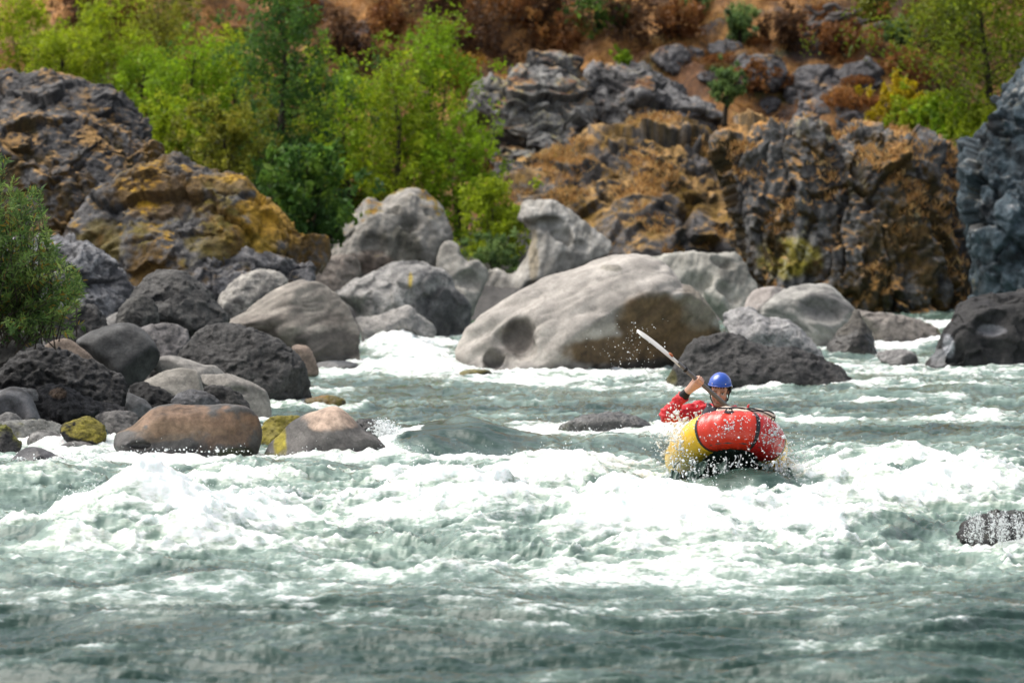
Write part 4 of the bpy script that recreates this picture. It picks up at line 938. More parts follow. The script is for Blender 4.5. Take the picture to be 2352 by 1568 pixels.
tree('alder_tree', 'broad lime tree filling the gap left of the dark tall tree, behind the bright one', T, (540, 400), 84.0, 90, 230, LIMEY, 12000, OVAL, trunk_r=.05, seed=101, group=gt, fork=2)
tree('alder_tree', 'soft green tree behind the ledge, between the feathery tree and the bright lime tree', T, (330, 330), 83.0, 130, 230, LIME, 10000, OVAL, trunk_r=.045, seed=103, group=gt, fork=2, bare=.06)
tree('alder_tree', 'yellowish tree against the left edge behind the layered ledge', T, (140, 230), 82.5, 90, 200, LIMEY, 7000, OVAL, trunk_r=.04, seed=105, group=gt, fork=2, bare=.06)
tree('alder_tree', 'mid green tree between the dark tall tree and the pale leaning tree', T, (745, 480), 86.0, 120, 210, LIME, 9000, OVAL, trunk_r=.045, seed=107, group=gt, fork=2)
# right side
tree('alder_tree', 'large green tree filling the top right corner', T, (2262, 330), 80.0, -90, 420, [(.06, .09, .01), (.13, .18, .012), (.20, .26, .015), (.28, .32, .02)], 22000, OVAL, trunk_r=.06, seed=51, branches=64, bare=.14)
tree('shrub', 'bright yellow bush on the brink of the right cliff', SH, (2060, 300), 84.0, 196, 120, YELL, 4200, ROUND, leaf=.05, trunk_r=.025, seed=53, group=gs, fork=3, bare=.04, branches=24)
for k, (x, y, tp, w, cc, lb) in enumerate([(2120, 315, 245, 130, LIMEY, 'low yellow green bush right of the yellow bush'), (2190, 325, 240, 140, LIME, 'low green bush at the foot of the large corner tree'), (2250, 345, 270, 120, LIMEY, 'yellow green bush tucked against the blue grey cliff')]):
    tree('shrub', lb, SH, (x, y), 82.0 - k, tp, w, cc, 3600, ROUND, leaf=.05, trunk_r=.02, seed=55 + k, group=gs, fork=3, bare=.03, branches=22)
tree('round_tree', 'small round sage green tree with dark stem, standing alone on the rocky slope', T, (1668, 290), 86.5, 160, 76, SAGE, 4200, [(0, 0), (.38, .2), (.5, .9), (.75, 1), (1, .4)], leaf=.045, trunk_r=.045, seed=61, bare=.42, branches=26)
HB = [(1370, 85, -20, 150, DEEP, 'dark green bush hanging in at the top edge, centre'), (1700, 105, 30, 80, SAGE, 'drooping green shrub on the hillside right of centre'), (1600, 40, -10, 70, SAGE, 'faint sage bush at the top edge right of centre'),
      (2060, 130, 62, 70, SAGE, 'blue green bush left of the large corner tree'), (2135, 130, 15, 110, OLIV, 'olive bush touching the large corner tree'), (1430, 56, 45, 40, LIME, 'tiny lime shrub'),
      (2010, 70, -30, 90, OLIV, 'olive bush at the top edge near the driftwood'), (1250, 60, -30, 140, BRWN, 'brown bare bush at the top edge left of the dark green one'), (1450, 110, 20, 170, BRWN, 'dark red brown bush below the dark green top bush'),
      (1810, 120, 40, 110, BRWN, 'purple brown bush left of the driftwood'), (1120, 130, 40, 200, BRWN, 'brown bush above the layered rock knob'), (1000, 60, -20, 190, BRWN, 'brown bush behind the tip of the tallest tree'),
      (2180, 275, 190, 110, BRWN, 'dark brown bush under the large corner tree'), (790, 150, 50, 130, BRWN, 'brown bush between the dark tall tree and the lime trees'), (380, 80, -30, 220, OLIV, 'olive brown brush at the top edge on the left'),
      (200, 60, -40, 160, BRWN, 'brown brush at the top left behind the lime trees'), (1290, 120, 70, 130, FERN, 'rusty fern clump over the flat rock cap'), (1560, 90, 40, 130, FERN, 'rusty fern clump right of the red brown bush'), (1900, 90, 20, 60, FERN, 'rusty fern clump beside the tree roots'),
      (1950, 140, 90, 150, FERN, 'rusty fern clump below the driftwood'), (2080, 190, 140, 110, FERN, 'rusty fern clump above the yellow bush'), (1730, 210, 170, 110, FERN, 'rusty fern clump near the round tree'), (900, 90, 30, 120, FERN, 'rusty fern clump left of the tallest tree tip'),
      (1170, 60, -10, 120, FERN, 'rusty fern clump at the top edge centre'), (680, 60, -20, 130, FERN, 'rusty fern clump behind the top of the dark tree'), (1050, 200, 140, 110, [(.2, .11, .015), (.3, .17, .02), (.4, .24, .03), (.45, .3, .04)], 'golden bush beside the tallest lime tree'),
      (2200, 100, -20, 120, SAGE, 'sage bush overlapped by the large corner tree')]
for k, (x, y, tp, w, cc, lb) in enumerate(HB):
    if lb == 'tiny lime shrub':
        tree('shrub', 'tiny lime shrub sprouting on the crown of the rounded knob', SH, (1432, 148), 89.0, 122, 46, LIME, 900, ROUND, leaf=.04, trunk_r=.012, seed=90, fork=2, bare=.03, branches=12, group='bushes on the hillside'); continue
    tree('shrub', lb, SH, (x, y), hill_depth(x, y) + .1, tp, w, cc, 2600, ROUND, leaf=.055, trunk_r=.018, seed=70 + k, fork=4, bare=.03, branches=22, spread=.13, group='bushes on the hillside')
# willow at the left edge, narrow leaves along its shoots
def willow():
    rng = np.random.default_rng(77)
    b = P(-20, 800, 44.5); root = empty('willow_bush', b, 'willow bush with narrow green leaves growing over boulders at the left edge', 'bush')
    g = Geo(); cs, axs, tone = [], [], []
    for k in range(230):
        tx = rng.uniform(-130, 195); 
        lim = np.interp(tx, [-130, 0, 40, 90, 130, 160, 195], [330, 345, 400, 430, 555, 600, 650])
        low = np.interp(tx, [-130, 0, 60, 120, 195], [740, 760, 770, 790, 780])
        ty = lim + (low - lim) * rng.beta(1.0, 1.5)
        tip = P(tx, ty, 44.5 + rng.uniform(-1.0, .9)) - b
        s0 = np.array([rng.normal(.0, .3) + tip[0] * .25, rng.normal(0, .25), max(tip[2] * .3 - .1, -.3)])
        ts = np.linspace(0, 1, 7)
        mid = (s0 + tip) / 2 + np.array([0, 0, .12 + .1 * rng.random()])
        path = np.array([(1 - t) ** 2 * s0 + 2 * t * (1 - t) * mid + t * t * tip for t in ts])
        g.tube(path, .007 * (1.15 - ts), 4)
        m = rng.integers(55, 95); t = 1 - rng.random(m) ** 1.4 * .85
        c = ((1 - t) ** 2)[:, None] * s0 + (2 * t * (1 - t))[:, None] * mid + (t * t)[:, None] * tip
        dirn = (tip - mid); dirn /= np.linalg.norm(dirn)
        side = rng.normal(size=(m, 3)); side -= (side @ dirn)[:, None] * dirn; side /= np.linalg.norm(side, axis=1)[:, None]
        a = side + dirn * .8
        cs.append(c + a * .03); axs.append(a); tone.append(np.full(m, rng.normal(.45, .2)) + .25 * (t - .6))
    c = np.concatenate(cs); a = np.concatenate(axs); tn = np.concatenate(tone) + rng.normal(0, .1, len(c))
    v, q = leaves(c, .040, .17, rng, up=a * 1.6)
    cols = leaf_cols(rng, len(c), [(.045, .09, .03), (.09, .17, .045), (.17, .26, .06), (.28, .36, .10)], tn)
    yl = np.repeat(rng.random(len(c)) < .06, 4); cols[yl] = (.34, .22, .03)
    link('foliage', make_mesh('foliage', v, q, {'Col': cols}, False), M_LEAF, root)
    v, f = g.get(); link('stem', make_mesh('stem', v, f), M_BARK, root)
willow()
# ferns: four clumps copied over the slope
def ferns():
    rng = np.random.default_rng(404); protos = []
    for k in range(4):
        n = 700; root = empty('fern_clump', (0, 0, 0), 'small rusty brown fern clump, one of many dotted over the dry hillside', 'fern', 'fern clumps dotted over the hillside')
        a = rng.uniform(0, 6.28, n); r = rng.random(n) ** .6; tt = rng.random(n)
        c = np.stack([np.cos(a) * r * .4, np.sin(a) * r * .4, .30 * tt * (1 - .5 * r ** 2) + .02], 1)
        v, q = leaves(c, .045, .35, rng, up=np.stack([np.cos(a) * r, np.sin(a) * r, .6 + 0 * a], 1))
        cl = (FERN, BRWN, FERN, [(.07, .045, .02), (.12, .075, .025), (.18, .12, .03), (.25, .17, .05)])[k]
        link('fronds', make_mesh('fronds', v, q, {'Col': leaf_cols(rng, n, cl, .45 + .5 * fbm(c * 3, 2, k))}, False), M_LEAF, root); protos.append(root)
    for i in range(64):
        y = rng.uniform(89, 98); x = rng.uniform(-.115, .125) * y; z = hill_z(np.array([x]), np.array([y]))[0]
        if i < 4: r = protos[i]
        else:
            src = protos[rng.integers(0, 4)]; r = src.copy(); C.objects.link(r)
            for ch in src.children: d = ch.copy(); C.objects.link(d); d.parent = r
        s = rng.uniform(.6, 1.9); r.location = (x, y, z - .03); r.scale = (s * rng.uniform(.8, 1.5), s, s * rng.uniform(.7, 1.1)); r.rotation_euler = (0, 0, rng.uniform(0, 6.28))
ferns()
# dry grass: tufts on the hillside and on the ledges of the outcrops
def dry_grass():
    rng = np.random.default_rng(99)
    n = 70000
    y = rng.uniform(88.6, 101, n); x = rng.uniform(-.15, .15, n) * y
    z = hill_z(x, y); pts = np.stack([x, y, z], 1)
    dens = fbm(pts * .9, 3, 121) + .3 * rng.normal(size=n) * .5
    pts = pts[dens > -.05]; tone = [np.clip(.5 + .8 * fbm(pts * .8, 3, 21), 0, 1)]
    P_ = [pts]
    for o, v, nn in (ROCKS_B, ROCKS_C):
        m = np.where((nn[:, 2] > .35) & (fbm(v * 1.1, 3, 131) > .1))[0]
        if len(m): k = rng.choice(m, min(len(m), 2200)); P_.append(v[k]); tone.append(rng.uniform(.35, 1, len(k)))
    c = np.concatenate(P_); tone = np.concatenate(tone)
    k = 3; c = np.repeat(c, k, 0) + rng.normal(size=(len(c) * k, 3)) * np.array([.05, .05, 0]); tone = np.repeat(tone, k)
    n = len(c); hgt = rng.uniform(.03, .13, n)[:, None]; ln = rng.normal(size=(n, 3)) * np.array([.6, .6, .1]) * hgt
    wd = rng.normal(size=(n, 3)) * np.array([1, 1, .2]); wd /= np.linalg.norm(wd, axis=1)[:, None]; wd *= .012
    up = np.array([0, 0, 1.]) * hgt
    v = np.stack([c - wd, c + wd, c + ln * .5 + up * .7 + wd * .7, c + ln + up], 1).reshape(-1, 3)
    cols = leaf_cols(rng, n, [(.13, .06, .025), (.3, .15, .05), (.5, .29, .10), (.6, .4, .17)], tone + rng.normal(0, .15, n))
    o = link('dry_grass', make_mesh('dry_grass', v, np.arange(4 * n).reshape(n, 4), {'Col': cols}, False), M_LEAF)
    tag(o, 'dry straw coloured grass tufts on the hillside and ledges', 'grass', kind='stuff')
dry_grass()
# dead wood on the hillside
def dead_wood(name, label, pieces, d, seed):
    rng = np.random.default_rng(seed); g = Geo()
    for (pa, pb, r0, r1) in pieces:
        a, b = P(*pa, d), P(*pb, d); ts = np.linspace(0, 1, 8)
        off = np.cumsum(rng.normal(size=(8, 3)) * .035, 0)
        g.tube([a + (b - a) * t + o for t, o in zip(ts, off)], lerp(r0, r1, ts) * rng.uniform(.85, 1.15, 8), 8)
    o = g.obj(name, M_WOOD); tag(o, label, 'dead wood')
dk = hill_depth(1920, 70) - .5
dead_wood('root_wad', 'grey weathered tangle of upturned tree roots on the hillside', [((1860, 70), (1960, 30), .10, .04), ((1905, 65), (1915, 25), .09, .05), ((1905, 35), (1975, 70), .08, .03), ((1850, 55), (1890, 20), .05, .02), ((1890, 25), (1980, 20), .06, .02), ((1845, 80), (1900, 45), .05, .03), ((1930, 40), (2000, 60), .06, .02), ((1880, 30), (1850, 15), .05, .02)], dk, 4)
dead_wood('fallen_log', 'dark fallen log lying across the slope right of the upturned roots', [((1985, 68), (2120, 42), .09, .06), ((2100, 46), (2165, 28), .06, .03), ((2040, 56), (2060, 40), .04, .02)], hill_depth(2060, 65) - .4, 5)
dead_wood('fallen_branch', 'thin grey fallen branch below the upturned roots', [((1870, 98), (1990, 86), .05, .03), ((1930, 92), (1960, 80), .03, .015)], hill_depth(1930, 100) - .3, 6)
RIVER = build_river()
# ------------------------------------------------------------------ packraft, paddler, paddle
M_RED = mat_plain('raft_red', (.52, .010, .008), .32, .5, 6, .12, coat=.35)
M_ORG = mat_plain('raft_orange_red', (.64, .030, .008), .32, .5, 6, .12, coat=.35)
M_YEL = mat_plain('raft_yellow', (.80, .48, .008), .32, .5, 6, .1, coat=.35)
M_BLK = mat_plain('black_rubber', (.014, .016, .02), .45, .4, 20, .3)
M_HULL = mat_plain('wet_hull', (.035, .05, .046), .25, .5, 7, .6, bump=.4, bscale=9)
M_CREAM = mat_plain('cream_fabric', (.62, .52, .43), .65, .3, 16, .18, bump=.3)
M_JACKET = mat_plain('red_drysuit', (.55, .012, .018), .42, .4, 22, .22, bump=.35, bscale=34)
M_VEST = mat_plain('dark_vest', (.016, .02, .03), .6, .3, 25, .35, bump=.3)
M_NEO = mat_plain('black_neoprene', (.012, .012, .014), .5, .3, 25, .3)
M_TROUSER = mat_plain('dark_trousers', (.03, .03, .035), .7, .2, 20, .3)
M_HELM = mat_plain('blue_helmet', (.012, .075, .42), .22, .5, 9, .15, coat=.6)
M_HAIR = mat_plain('dark_hair', (.018, .012, .009), .7, .3, 40, .4)
M_SHAFT = mat_plain('grey_shaft', (.14, .14, .15), .35, .5, 30, .15)
M_BLADE = mat_plain('cream_blade', (.72, .69, .63), .4, .5, 9, .08)
M_RUST = mat_plain('orange_brown_decal', (.42, .14, .06), .5, .3, 12, .3)
YAW, BPITCH, ROLL = math.radians(1), math.radians(9), math.radians(2)
F0 = np.array([math.sin(YAW), -math.cos(YAW), 0]); L0 = np.array([math.cos(YAW), math.sin(YAW), 0]); Z0 = np.array([0, 0, 1.])
BF = math.cos(BPITCH) * F0 + math.sin(BPITCH) * Z0; BU0 = np.cross(BF, L0)
BL = math.cos(ROLL) * L0 - math.sin(ROLL) * BU0; BU = np.cross(BF, BL)
RL, RW, RR = 1.12, .350, .166
def upsweep(f): return .12 * np.clip((f - .3) / .8, 0, None) ** 2 + .08 * np.clip((-f - .5) / .6, 0, None) ** 2
BO = Q(830, 992, 36.45) - BF * RL - BU * .12
def boat(f, l, u): return BO + np.multiply.outer(np.asarray(f, float), BF) + np.multiply.outer(np.asarray(l, float), BL) + np.multiply.outer(np.asarray(u, float), BU)
def ring_path(t):
    c, s = np.cos(t), np.sin(t); e = 2 / 3.1
    f = RL * np.sign(c) * np.abs(c) ** e; l = RW * np.sign(s) * np.abs(s) ** e
    return f, l, upsweep(f) * np.ones_like(f)
def tube_frame(t):
    a = boat(*ring_path(np.array([t])))[0]; b = boat(*ring_path(np.array([t + .02])))[0]
    tg = (b - a) / np.linalg.norm(b - a); up = BU - tg * np.dot(BU, tg); up /= np.linalg.norm(up)
    return a, np.cross(tg, up), up, tg          # centre, outward, up, along
def raft():
    root = empty('packraft', boat(0, 0, -RR), 'red and yellow inflatable packraft, bow lifted over white water', 'raft')
    o = loc_of(root)
    def sect(name, t0, t1, mat, n, r=RR):
        ts = np.linspace(math.radians(t0), math.radians(t1), n)
        path = []
        rings = []
        th = np.linspace(0, 2 * math.pi, 33)[:-1]
        for t in ts:
            c, ou, up, tg = tube_frame(t)
            wr = r + .0035 * np.sin(t * 46 + 2 * np.cos(th))                # faint puckers of the inflated fabric
            rings.append(c + wr[:, None] * (np.cos(th)[:, None] * ou + np.sin(th)[:, None] * up))
        v = np.concatenate(rings); f = []
        for k in range(n - 1):
            for j in range(32):
                j2 = (j + 1) % 32; f.append((k * 32 + j, (k + 1) * 32 + j, (k + 1) * 32 + j2, k * 32 + j2))
        return link(name, make_mesh(name, v - o, f), mat, root)
    S1, SC, S2 = -26, 12, 50
    sect('bow_tube', S1, SC, M_ORG, 34); sect('bow_tube', SC, S2, M_RED, 34); sect('side_tube', S2, 360 + S1, M_YEL, 150)
    for t in (S1, SC, S2): sect('seam_tape', t - 1.3, t + 1.3, M_BLK, 5, RR + .004)
    # floor: black sheet slung under the tubes
    ts = np.linspace(0, 2 * math.pi, 97)[:-1]; f, l, u = ring_path(ts)
    rings = [boat(f * k, l * k, u * k ** 2 - RR * (.86 + .22 * (1 - k))) for k in (1.10, .98, .8, .55, .3, .05)]
    v = np.concatenate(rings); fc = []
    for k in range(5):
        for j in range(96): j2 = (j + 1) % 96; fc.append((k * 96 + j, k * 96 + j2, (k + 1) * 96 + j2, (k + 1) * 96 + j))
    fl = link('floor', make_mesh('floor', v - o, fc), M_HULL, root)
    md = fl.modifiers.new('thickness', 'SOLIDIFY'); md.thickness = .012
    def patch(t, al):
        c, ou, up, tg = tube_frame(math.radians(t)); g = Geo(); vs, fs = [], []
        for k, r in enumerate((0, .5, 1)):
            for j in range(16):
                a = j * math.pi / 8; da = al + math.sin(a) * r * .030 / RR; s = math.cos(a) * r * .045
                vs.append(c + tg * s + (RR + .006 - .002 * k) * (math.cos(da) * ou + math.sin(da) * up))
        for k in range(2):
            for j in range(16): j2 = (j + 1) % 16; fs.append((k * 16 + j, (k + 1) * 16 + j, (k + 1) * 16 + j2, k * 16 + j2))
        p = link('tie_patch', make_mesh('tie_patch', np.array(vs) - o, fs), M_BLK, root)
        e = c + (RR + .006) * (math.cos(al) * ou + math.sin(al) * up); nrm = math.cos(al) * ou + math.sin(al) * up
        lp = [e + tg * .028 * math.cos(q) + nrm * .03 * math.sin(q) for q in np.linspace(0, math.pi, 9)]
        lv, lf = tube(np.array(lp), .006, 6); link('ring', make_mesh('ring', lv - o, lf), M_BLK, p)
        return e + nrm * .02
    p1 = patch(-3, math.radians(62)); p2 = patch(34, math.radians(60))
    c, ou, up, tg = tube_frame(math.radians(SC)); top = c + (RR + .012) * up
    for a, b in ((p1, top), (top, p2)):
        ts = np.linspace(0, 1, 8)[:, None]; pth = a + (b - a) * ts + up * (.02 * np.sin(ts * math.pi))
        v, f = tube(pth, .006, 6); link('cord', make_mesh('cord', v - o, f), M_BLK, root)
    return root
raft()
def deck_bag():
    root = empty('dry_bag', Q(890, 880, 36.95), 'cream roll of fabric lying across the red bow in front of the paddler', 'bag'); o = loc_of(root)
    n, m = 30, 20; ts = np.linspace(0, 1, n); vs, fs = [], []
    for k, t in enumerate(ts):
        x = 668 + 505 * t; y = 838 - 6 * math.sin(t * 3) + 34 * t * t
        c = Q(x, y, 36.93 + .05 * math.sin(t * 9))
        e = (1 - abs(2 * t - 1) ** 7) ** .5 * (1 - .22 * t) + .02
        for j in range(m):
            a = 2 * math.pi * j / m; sx, sz = math.copysign(abs(math.cos(a)) ** .7, math.cos(a)), math.copysign(abs(math.sin(a)) ** .7, math.sin(a))
            vs.append(c + np.array([0, .12 * sx * e, .047 * sz * e + .004 * math.sin(t * 23 + 3 * a)]))
    for k in range(n - 1):
        for j in range(m): j2 = (j + 1) % m; fs.append((k * m + j, k * m + j2, (k + 1) * m + j2, (k + 1) * m + j))
    v = np.array(vs); link('roll', make_mesh('roll', v - o, fs), M_CREAM, root)
    pth = np.array([v[k * m + 7] + np.array([0, -.004, .004]) for k in range(1, n - 1)])
    tv, tf = tube(pth, .006, 6); link('piping', make_mesh('piping', tv - o, tf), M_BLK, root)
    b = Q(942, 800, 36.86); tv, tf = tube(np.array([b, b + [0.0, 0, .015], b + [.012, 0, .03]]), [.012, .011, .004], 7)
    link('valve', make_mesh('valve', tv - o, tf), M_RED, root)
deck_bag()

# paddle -------------------------------------------------------------
SA, SD = np.array([370., 440.]), np.array([400., 350.])
def shaft_pt(s): return Q(*(SA + SD * s), 37.28 + .25 * s)
def blade(base, along, wide, length, width, curve, twist=0.):
    n, m = 22, 9; vs, fs = [], []
    nrm = np.cross(along, wide); nrm /= np.linalg.norm(nrm)
    for side in (1, -1):
        for k in range(n):
            t = k / (n - 1); w = width * .5 * (.16 + .84 * math.sin(min(t * 1.75, 1) * math.pi / 2)) * (1 - max(0, (t - .86) / .14) ** 2 * .75)
            c = base + along * length * t + nrm * curve * (t * t - .15 * math.sin(t * 3))
            for j in range(m):
                q = 2 * j / (m - 1) - 1
                vs.append(c + wide * w * q + nrm * (.012 * (q * q) + side * (.005 + .008 * (1 - t) ** 3) * math.sqrt(max(1 - q * q, 0.02))))
    for s in (0, 1):
        b = s * n * m
        for k in range(n - 1):
            for j in range(m - 1):
                q = (b + k * m + j, b + k * m + j + 1, b + (k + 1) * m + j + 1, b + (k + 1) * m + j); fs.append(q if s == 0 else q[::-1])
    for k in range(n - 1):
        for j in (0, m - 1):
            a, b_, c_, d_ = k * m + j, (k + 1) * m + j, n * m + (k + 1) * m + j, n * m + k * m + j
            fs.append((a, b_, c_, d_) if j == 0 else (d_, c_, b_, a))
    for j in range(m - 1):
        k = (n - 1) * m; fs.append((k + j, k + j + 1, n * m + k + j + 1, n * m + k + j))
    return np.array(vs), fs
def paddle():
    root = empty('paddle', shaft_pt(.9), 'kayak paddle with cream blades and grey shaft held across the chest', 'paddle'); o = loc_of(root)
    v, f = tube(np.array([shaft_pt(s) for s in np.linspace(-.04, 2.1, 14)]), .0200, 12); link('shaft', make_mesh('shaft', v - o, f), M_SHAFT, root)
    v, f = tube(np.array([shaft_pt(s) for s in (.10, .115, .13, .145)]), [.021, .026, .026, .021], 12); link('drip_ring', make_mesh('drip_ring', v - o, f), M_NEO, root)
    a = shaft_pt(0); tip = Q(45, 130, 37.22); al = tip - a; ln = np.linalg.norm(al); al = al / ln
    wide = np.array([.16, 1.0, .08]); wide -= al * np.dot(wide, al); wide /= np.linalg.norm(wide)
    v, f = blade(a - al * .02, al, wide, ln + .02, .17, .035); bl = link('blade', make_mesh('blade', v - o, f), M_BLADE, root); bl['label'] = 'raised cream paddle blade'
    c = Q(300, 362, 37.25) ; vv, ff = ico(); R3 = np.stack([al, wide, np.cross(al, wide)], 1)
    link('decal', make_mesh('decal', (vv * np.array([.03, .022, .0165])) @ R3.T + c - o, ff), M_RUST, bl)
    e = shaft_pt(2.08); al2 = shaft_pt(2.1) - shaft_pt(0); al2 /= np.linalg.norm(al2)
    wide2 = np.cross(al2, np.array([.3, .2, 1.])); wide2 /= np.linalg.norm(wide2)
    v, f = blade(e, al2, wide2, .47, .18, .03); link('blade', make_mesh('blade', v - o, f), M_BLADE, root)
paddle()

# person --------------------------------------------------------------
def grid(mn, mx, h):
    ax = [np.arange(a - 2 * h, b + 3 * h, h, dtype=np.float32) for a, b in zip(mn, mx)]
    return np.meshgrid(*ax, indexing='ij'), np.array([a[0] for a in ax])
def cap(G, a, b, ra, rb):
    ab = b - a; L = float(ab @ ab) + 1e-9
    t = np.clip(((G[0] - a[0]) * ab[0] + (G[1] - a[1]) * ab[1] + (G[2] - a[2]) * ab[2]) / L, 0, 1)
    return (ra + (rb - ra) * t) - np.sqrt((G[0] - a[0] - t * ab[0]) ** 2 + (G[1] - a[1] - t * ab[1]) ** 2 + (G[2] - a[2] - t * ab[2]) ** 2)
def ell(G, c, r):
    q = np.sqrt(((G[0] - c[0]) / r[0]) ** 2 + ((G[1] - c[1]) / r[1]) ** 2 + ((G[2] - c[2]) / r[2]) ** 2)
    return (1 - q) * min(r)
def smax(a, b, k):
    if a is None: return b
    h = np.clip(.5 + .5 * (a - b) / k, 0, 1); return b + (a - b) * h + k * h * (1 - h)
def smin(a, b, k): return -smax(-a, -b, k)
J = {k: Q(*v) for k, v in dict(pel=(690, 1325, 37.95), spine=(662, 1120, 37.93), chest=(645, 935, 37.86), neck=(690, 800, 37.86), shR=(535, 832, 37.86), elR=(268, 862, 37.62), wrR=(432, 672, 37.45),
                              shL=(815, 868, 37.84), elL=(955, 1030, 37.62)).items()}
hR, hL = shaft_pt(.40), shaft_pt(1.32)
J['wrL'] = hL + np.array([.055, .05, -.045])
hips = [boat(-.22, s * .11, -.02) for s in (-1, 1)]; knees = [boat(.24, s * .14, .10) for s in (-1, 1)]; feet = [boat(.64, s * .12, -.06) for s in (-1, 1)]
def limbs(G, e=0., legs=True):
    D = None; k = .05
    def add(*a): 
        nonlocal D; D = smax(D, cap(G, *a), k)
    add(J['pel'], J['spine'], .145 + e, .135 + e); add(J['spine'], J['chest'], .135 + e, .150 + e)
    add(J['chest'], J['neck'], .13 + e, .055 + e * .4)
    add(J['shR'], J['chest'], .072 + e, .12 + e); add(J['shL'], J['chest'], .072 + e, .12 + e)
    k = .02
    for s in 'RL':
        add(J['sh' + s], J['el' + s], .060 + e, .045 + e); add(J['el' + s], J['wr' + s], .044 + e, .029 + e)
    if legs:
        k = .04
        for q in (0, 1):
            add(hips[q], knees[q], .085, .058); add(knees[q], feet[q], .055, .042); add(feet[q], feet[q] + BU * .13, .042, .03); add(J['pel'], hips[q], .12, .09)
    return D
HC = Q(706, 672, 37.80)
yaw, pit, rol = math.radians(-9), math.radians(7), math.radians(3)
Rz = np.array([[math.cos(yaw), -math.sin(yaw), 0], [math.sin(yaw), math.cos(yaw), 0], [0, 0, 1]])
Rx = np.array([[1, 0, 0], [0, math.cos(pit), -math.sin(pit)], [0, math.sin(pit), math.cos(pit)]])
Ry = np.array([[math.cos(rol), 0, math.sin(rol)], [0, 1, 0], [-math.sin(rol), 0, math.cos(rol)]])
HR = Rz @ Ry @ Rx
def head():
    G, og = grid((-.095, -.125, -.21), (.095, .125, .13), .0036)
    A = np.array
    D = ell(G, (0, .018, .038), (.076, .096, .088)); D = smax(D, ell(G, (0, -.018, -.045), (.060, .072, .076)), .03)
    for s in (-1, 1):
        D = smax(D, cap(G, A([s * .052, .005, -.055]), A([s * .018, -.062, -.104]), .017, .018), .02)
        D = smax(D, ell(G, (s * .044, -.060, -.026), (.022, .022, .018)), .02)
    D = smax(D, ell(G, (0, -.070, -.106), (.024, .020, .018)), .018)
    D = smax(D, cap(G, A([-.046, -.074, .024]), A([.046, -.074, .024]), .012, .012), .015)
    D = smax(D, cap(G, A([0, -.084, .008]), A([0, -.112, -.036]), .0085, .0125), .010)
    for s in (-1, 1):
        D = smax(D, ell(G, (s * .012, -.099, -.041), (.009, .010, .008)), .006)
        D = smin(D, -ell(G, (s * .032, -.099, .001), (.019, .017, .011)), .008)
        D = smax(D, ell(G, (s * .032, -.073, .001), (.0135, .0135, .0115)), .002)
        D = smax(D, ell(G, (s * .080, .012, -.006), (.010, .020, .032)), .006)
    D = smax(D, cap(G, A([-.021, -.083, -.068]), A([.021, -.083, -.068]), .006, .006), .006); D = smax(D, cap(G, A([-.016, -.083, -.079]), A([.016, -.083, -.079]), .007, .007), .006)
    D = smin(D, -cap(G, A([-.022, -.094, -.0735]), A([.022, -.094, -.0735]), .0022, .0022), .002)
    D = smax(D, cap(G, A([0, .02, -.05]), A([0, .045, -.21]), .054, .058), .02)
    v, f = surface_nets(D, og, (.0036,) * 3)
    n = normals_of(v, f); x, y, z = v.T; ax = np.abs(x)
    c = np.tile(np.array([.56, .30, .205]), (len(v), 1))
    def paint(m, col): 
        nonlocal c; c = lerp(c, np.array(col), np.clip(m, 0, 1)[:, None])
    paint(.5 * sstep(.02, .0, np.hypot(ax - .045, (z + .03)) - .012) * (y < -.03), (.55, .24, .17))
    nz = noise3(v * 160, 3)
    beard = sstep(-.045, -.062, z + .35 * np.maximum(.03 - ax, 0) * (z > -.06)) * sstep(.05, .03, y) * sstep(-.155, -.115, z) + sstep(.052, .062, ax) * sstep(.02, -.02, y) * sstep(.02, -.0, z) * .0
    beard = np.maximum(beard, sstep(.055, .064, ax) * sstep(.012, -.005, y) * sstep(.03, .01, z) * sstep(-.06, -.03, y))
    paint(beard * (.72 + .15 * nz), (.10, .065, .05))
    paint(sstep(.005, .002, np.abs(z - .0235 - .06 * (ax - .03) * (ax > .03))) * sstep(.012, .016, ax) * sstep(.056, .05, ax) * (y < -.06), (.03, .02, .015))
    de = np.sqrt((ax - .032) ** 2 + (y + .073) ** 2 + (z - .001) ** 2); eye = sstep(.0155, .0142, de) * (y < -.072)
    paint(sstep(.021, .016, np.hypot(ax - .032, (z - .001) * 1.5)) * (y < -.06) * .55, (.17, .085, .06))
    paint(eye, (.5, .47, .44)); paint(eye * sstep(.0068, .0055, np.hypot(ax - .032, z - .0015)), (.02, .014, .01)); paint(sstep(.0042, .0025, np.abs(z - .0105)) * sstep(.018, .014, np.abs(ax - .032)) * (y < -.07), (.03, .02, .015))
    paint(sstep(.0085, .006, np.abs(z + .0735)) * sstep(.024, .02, ax) * (y < -.07), (.42, .17, .14))
    paint(sstep(.006, .004, np.hypot(ax - .008, (z + .048))) * (y < -.09), (.12, .05, .04))
    return v @ HR.T + HC, f, c
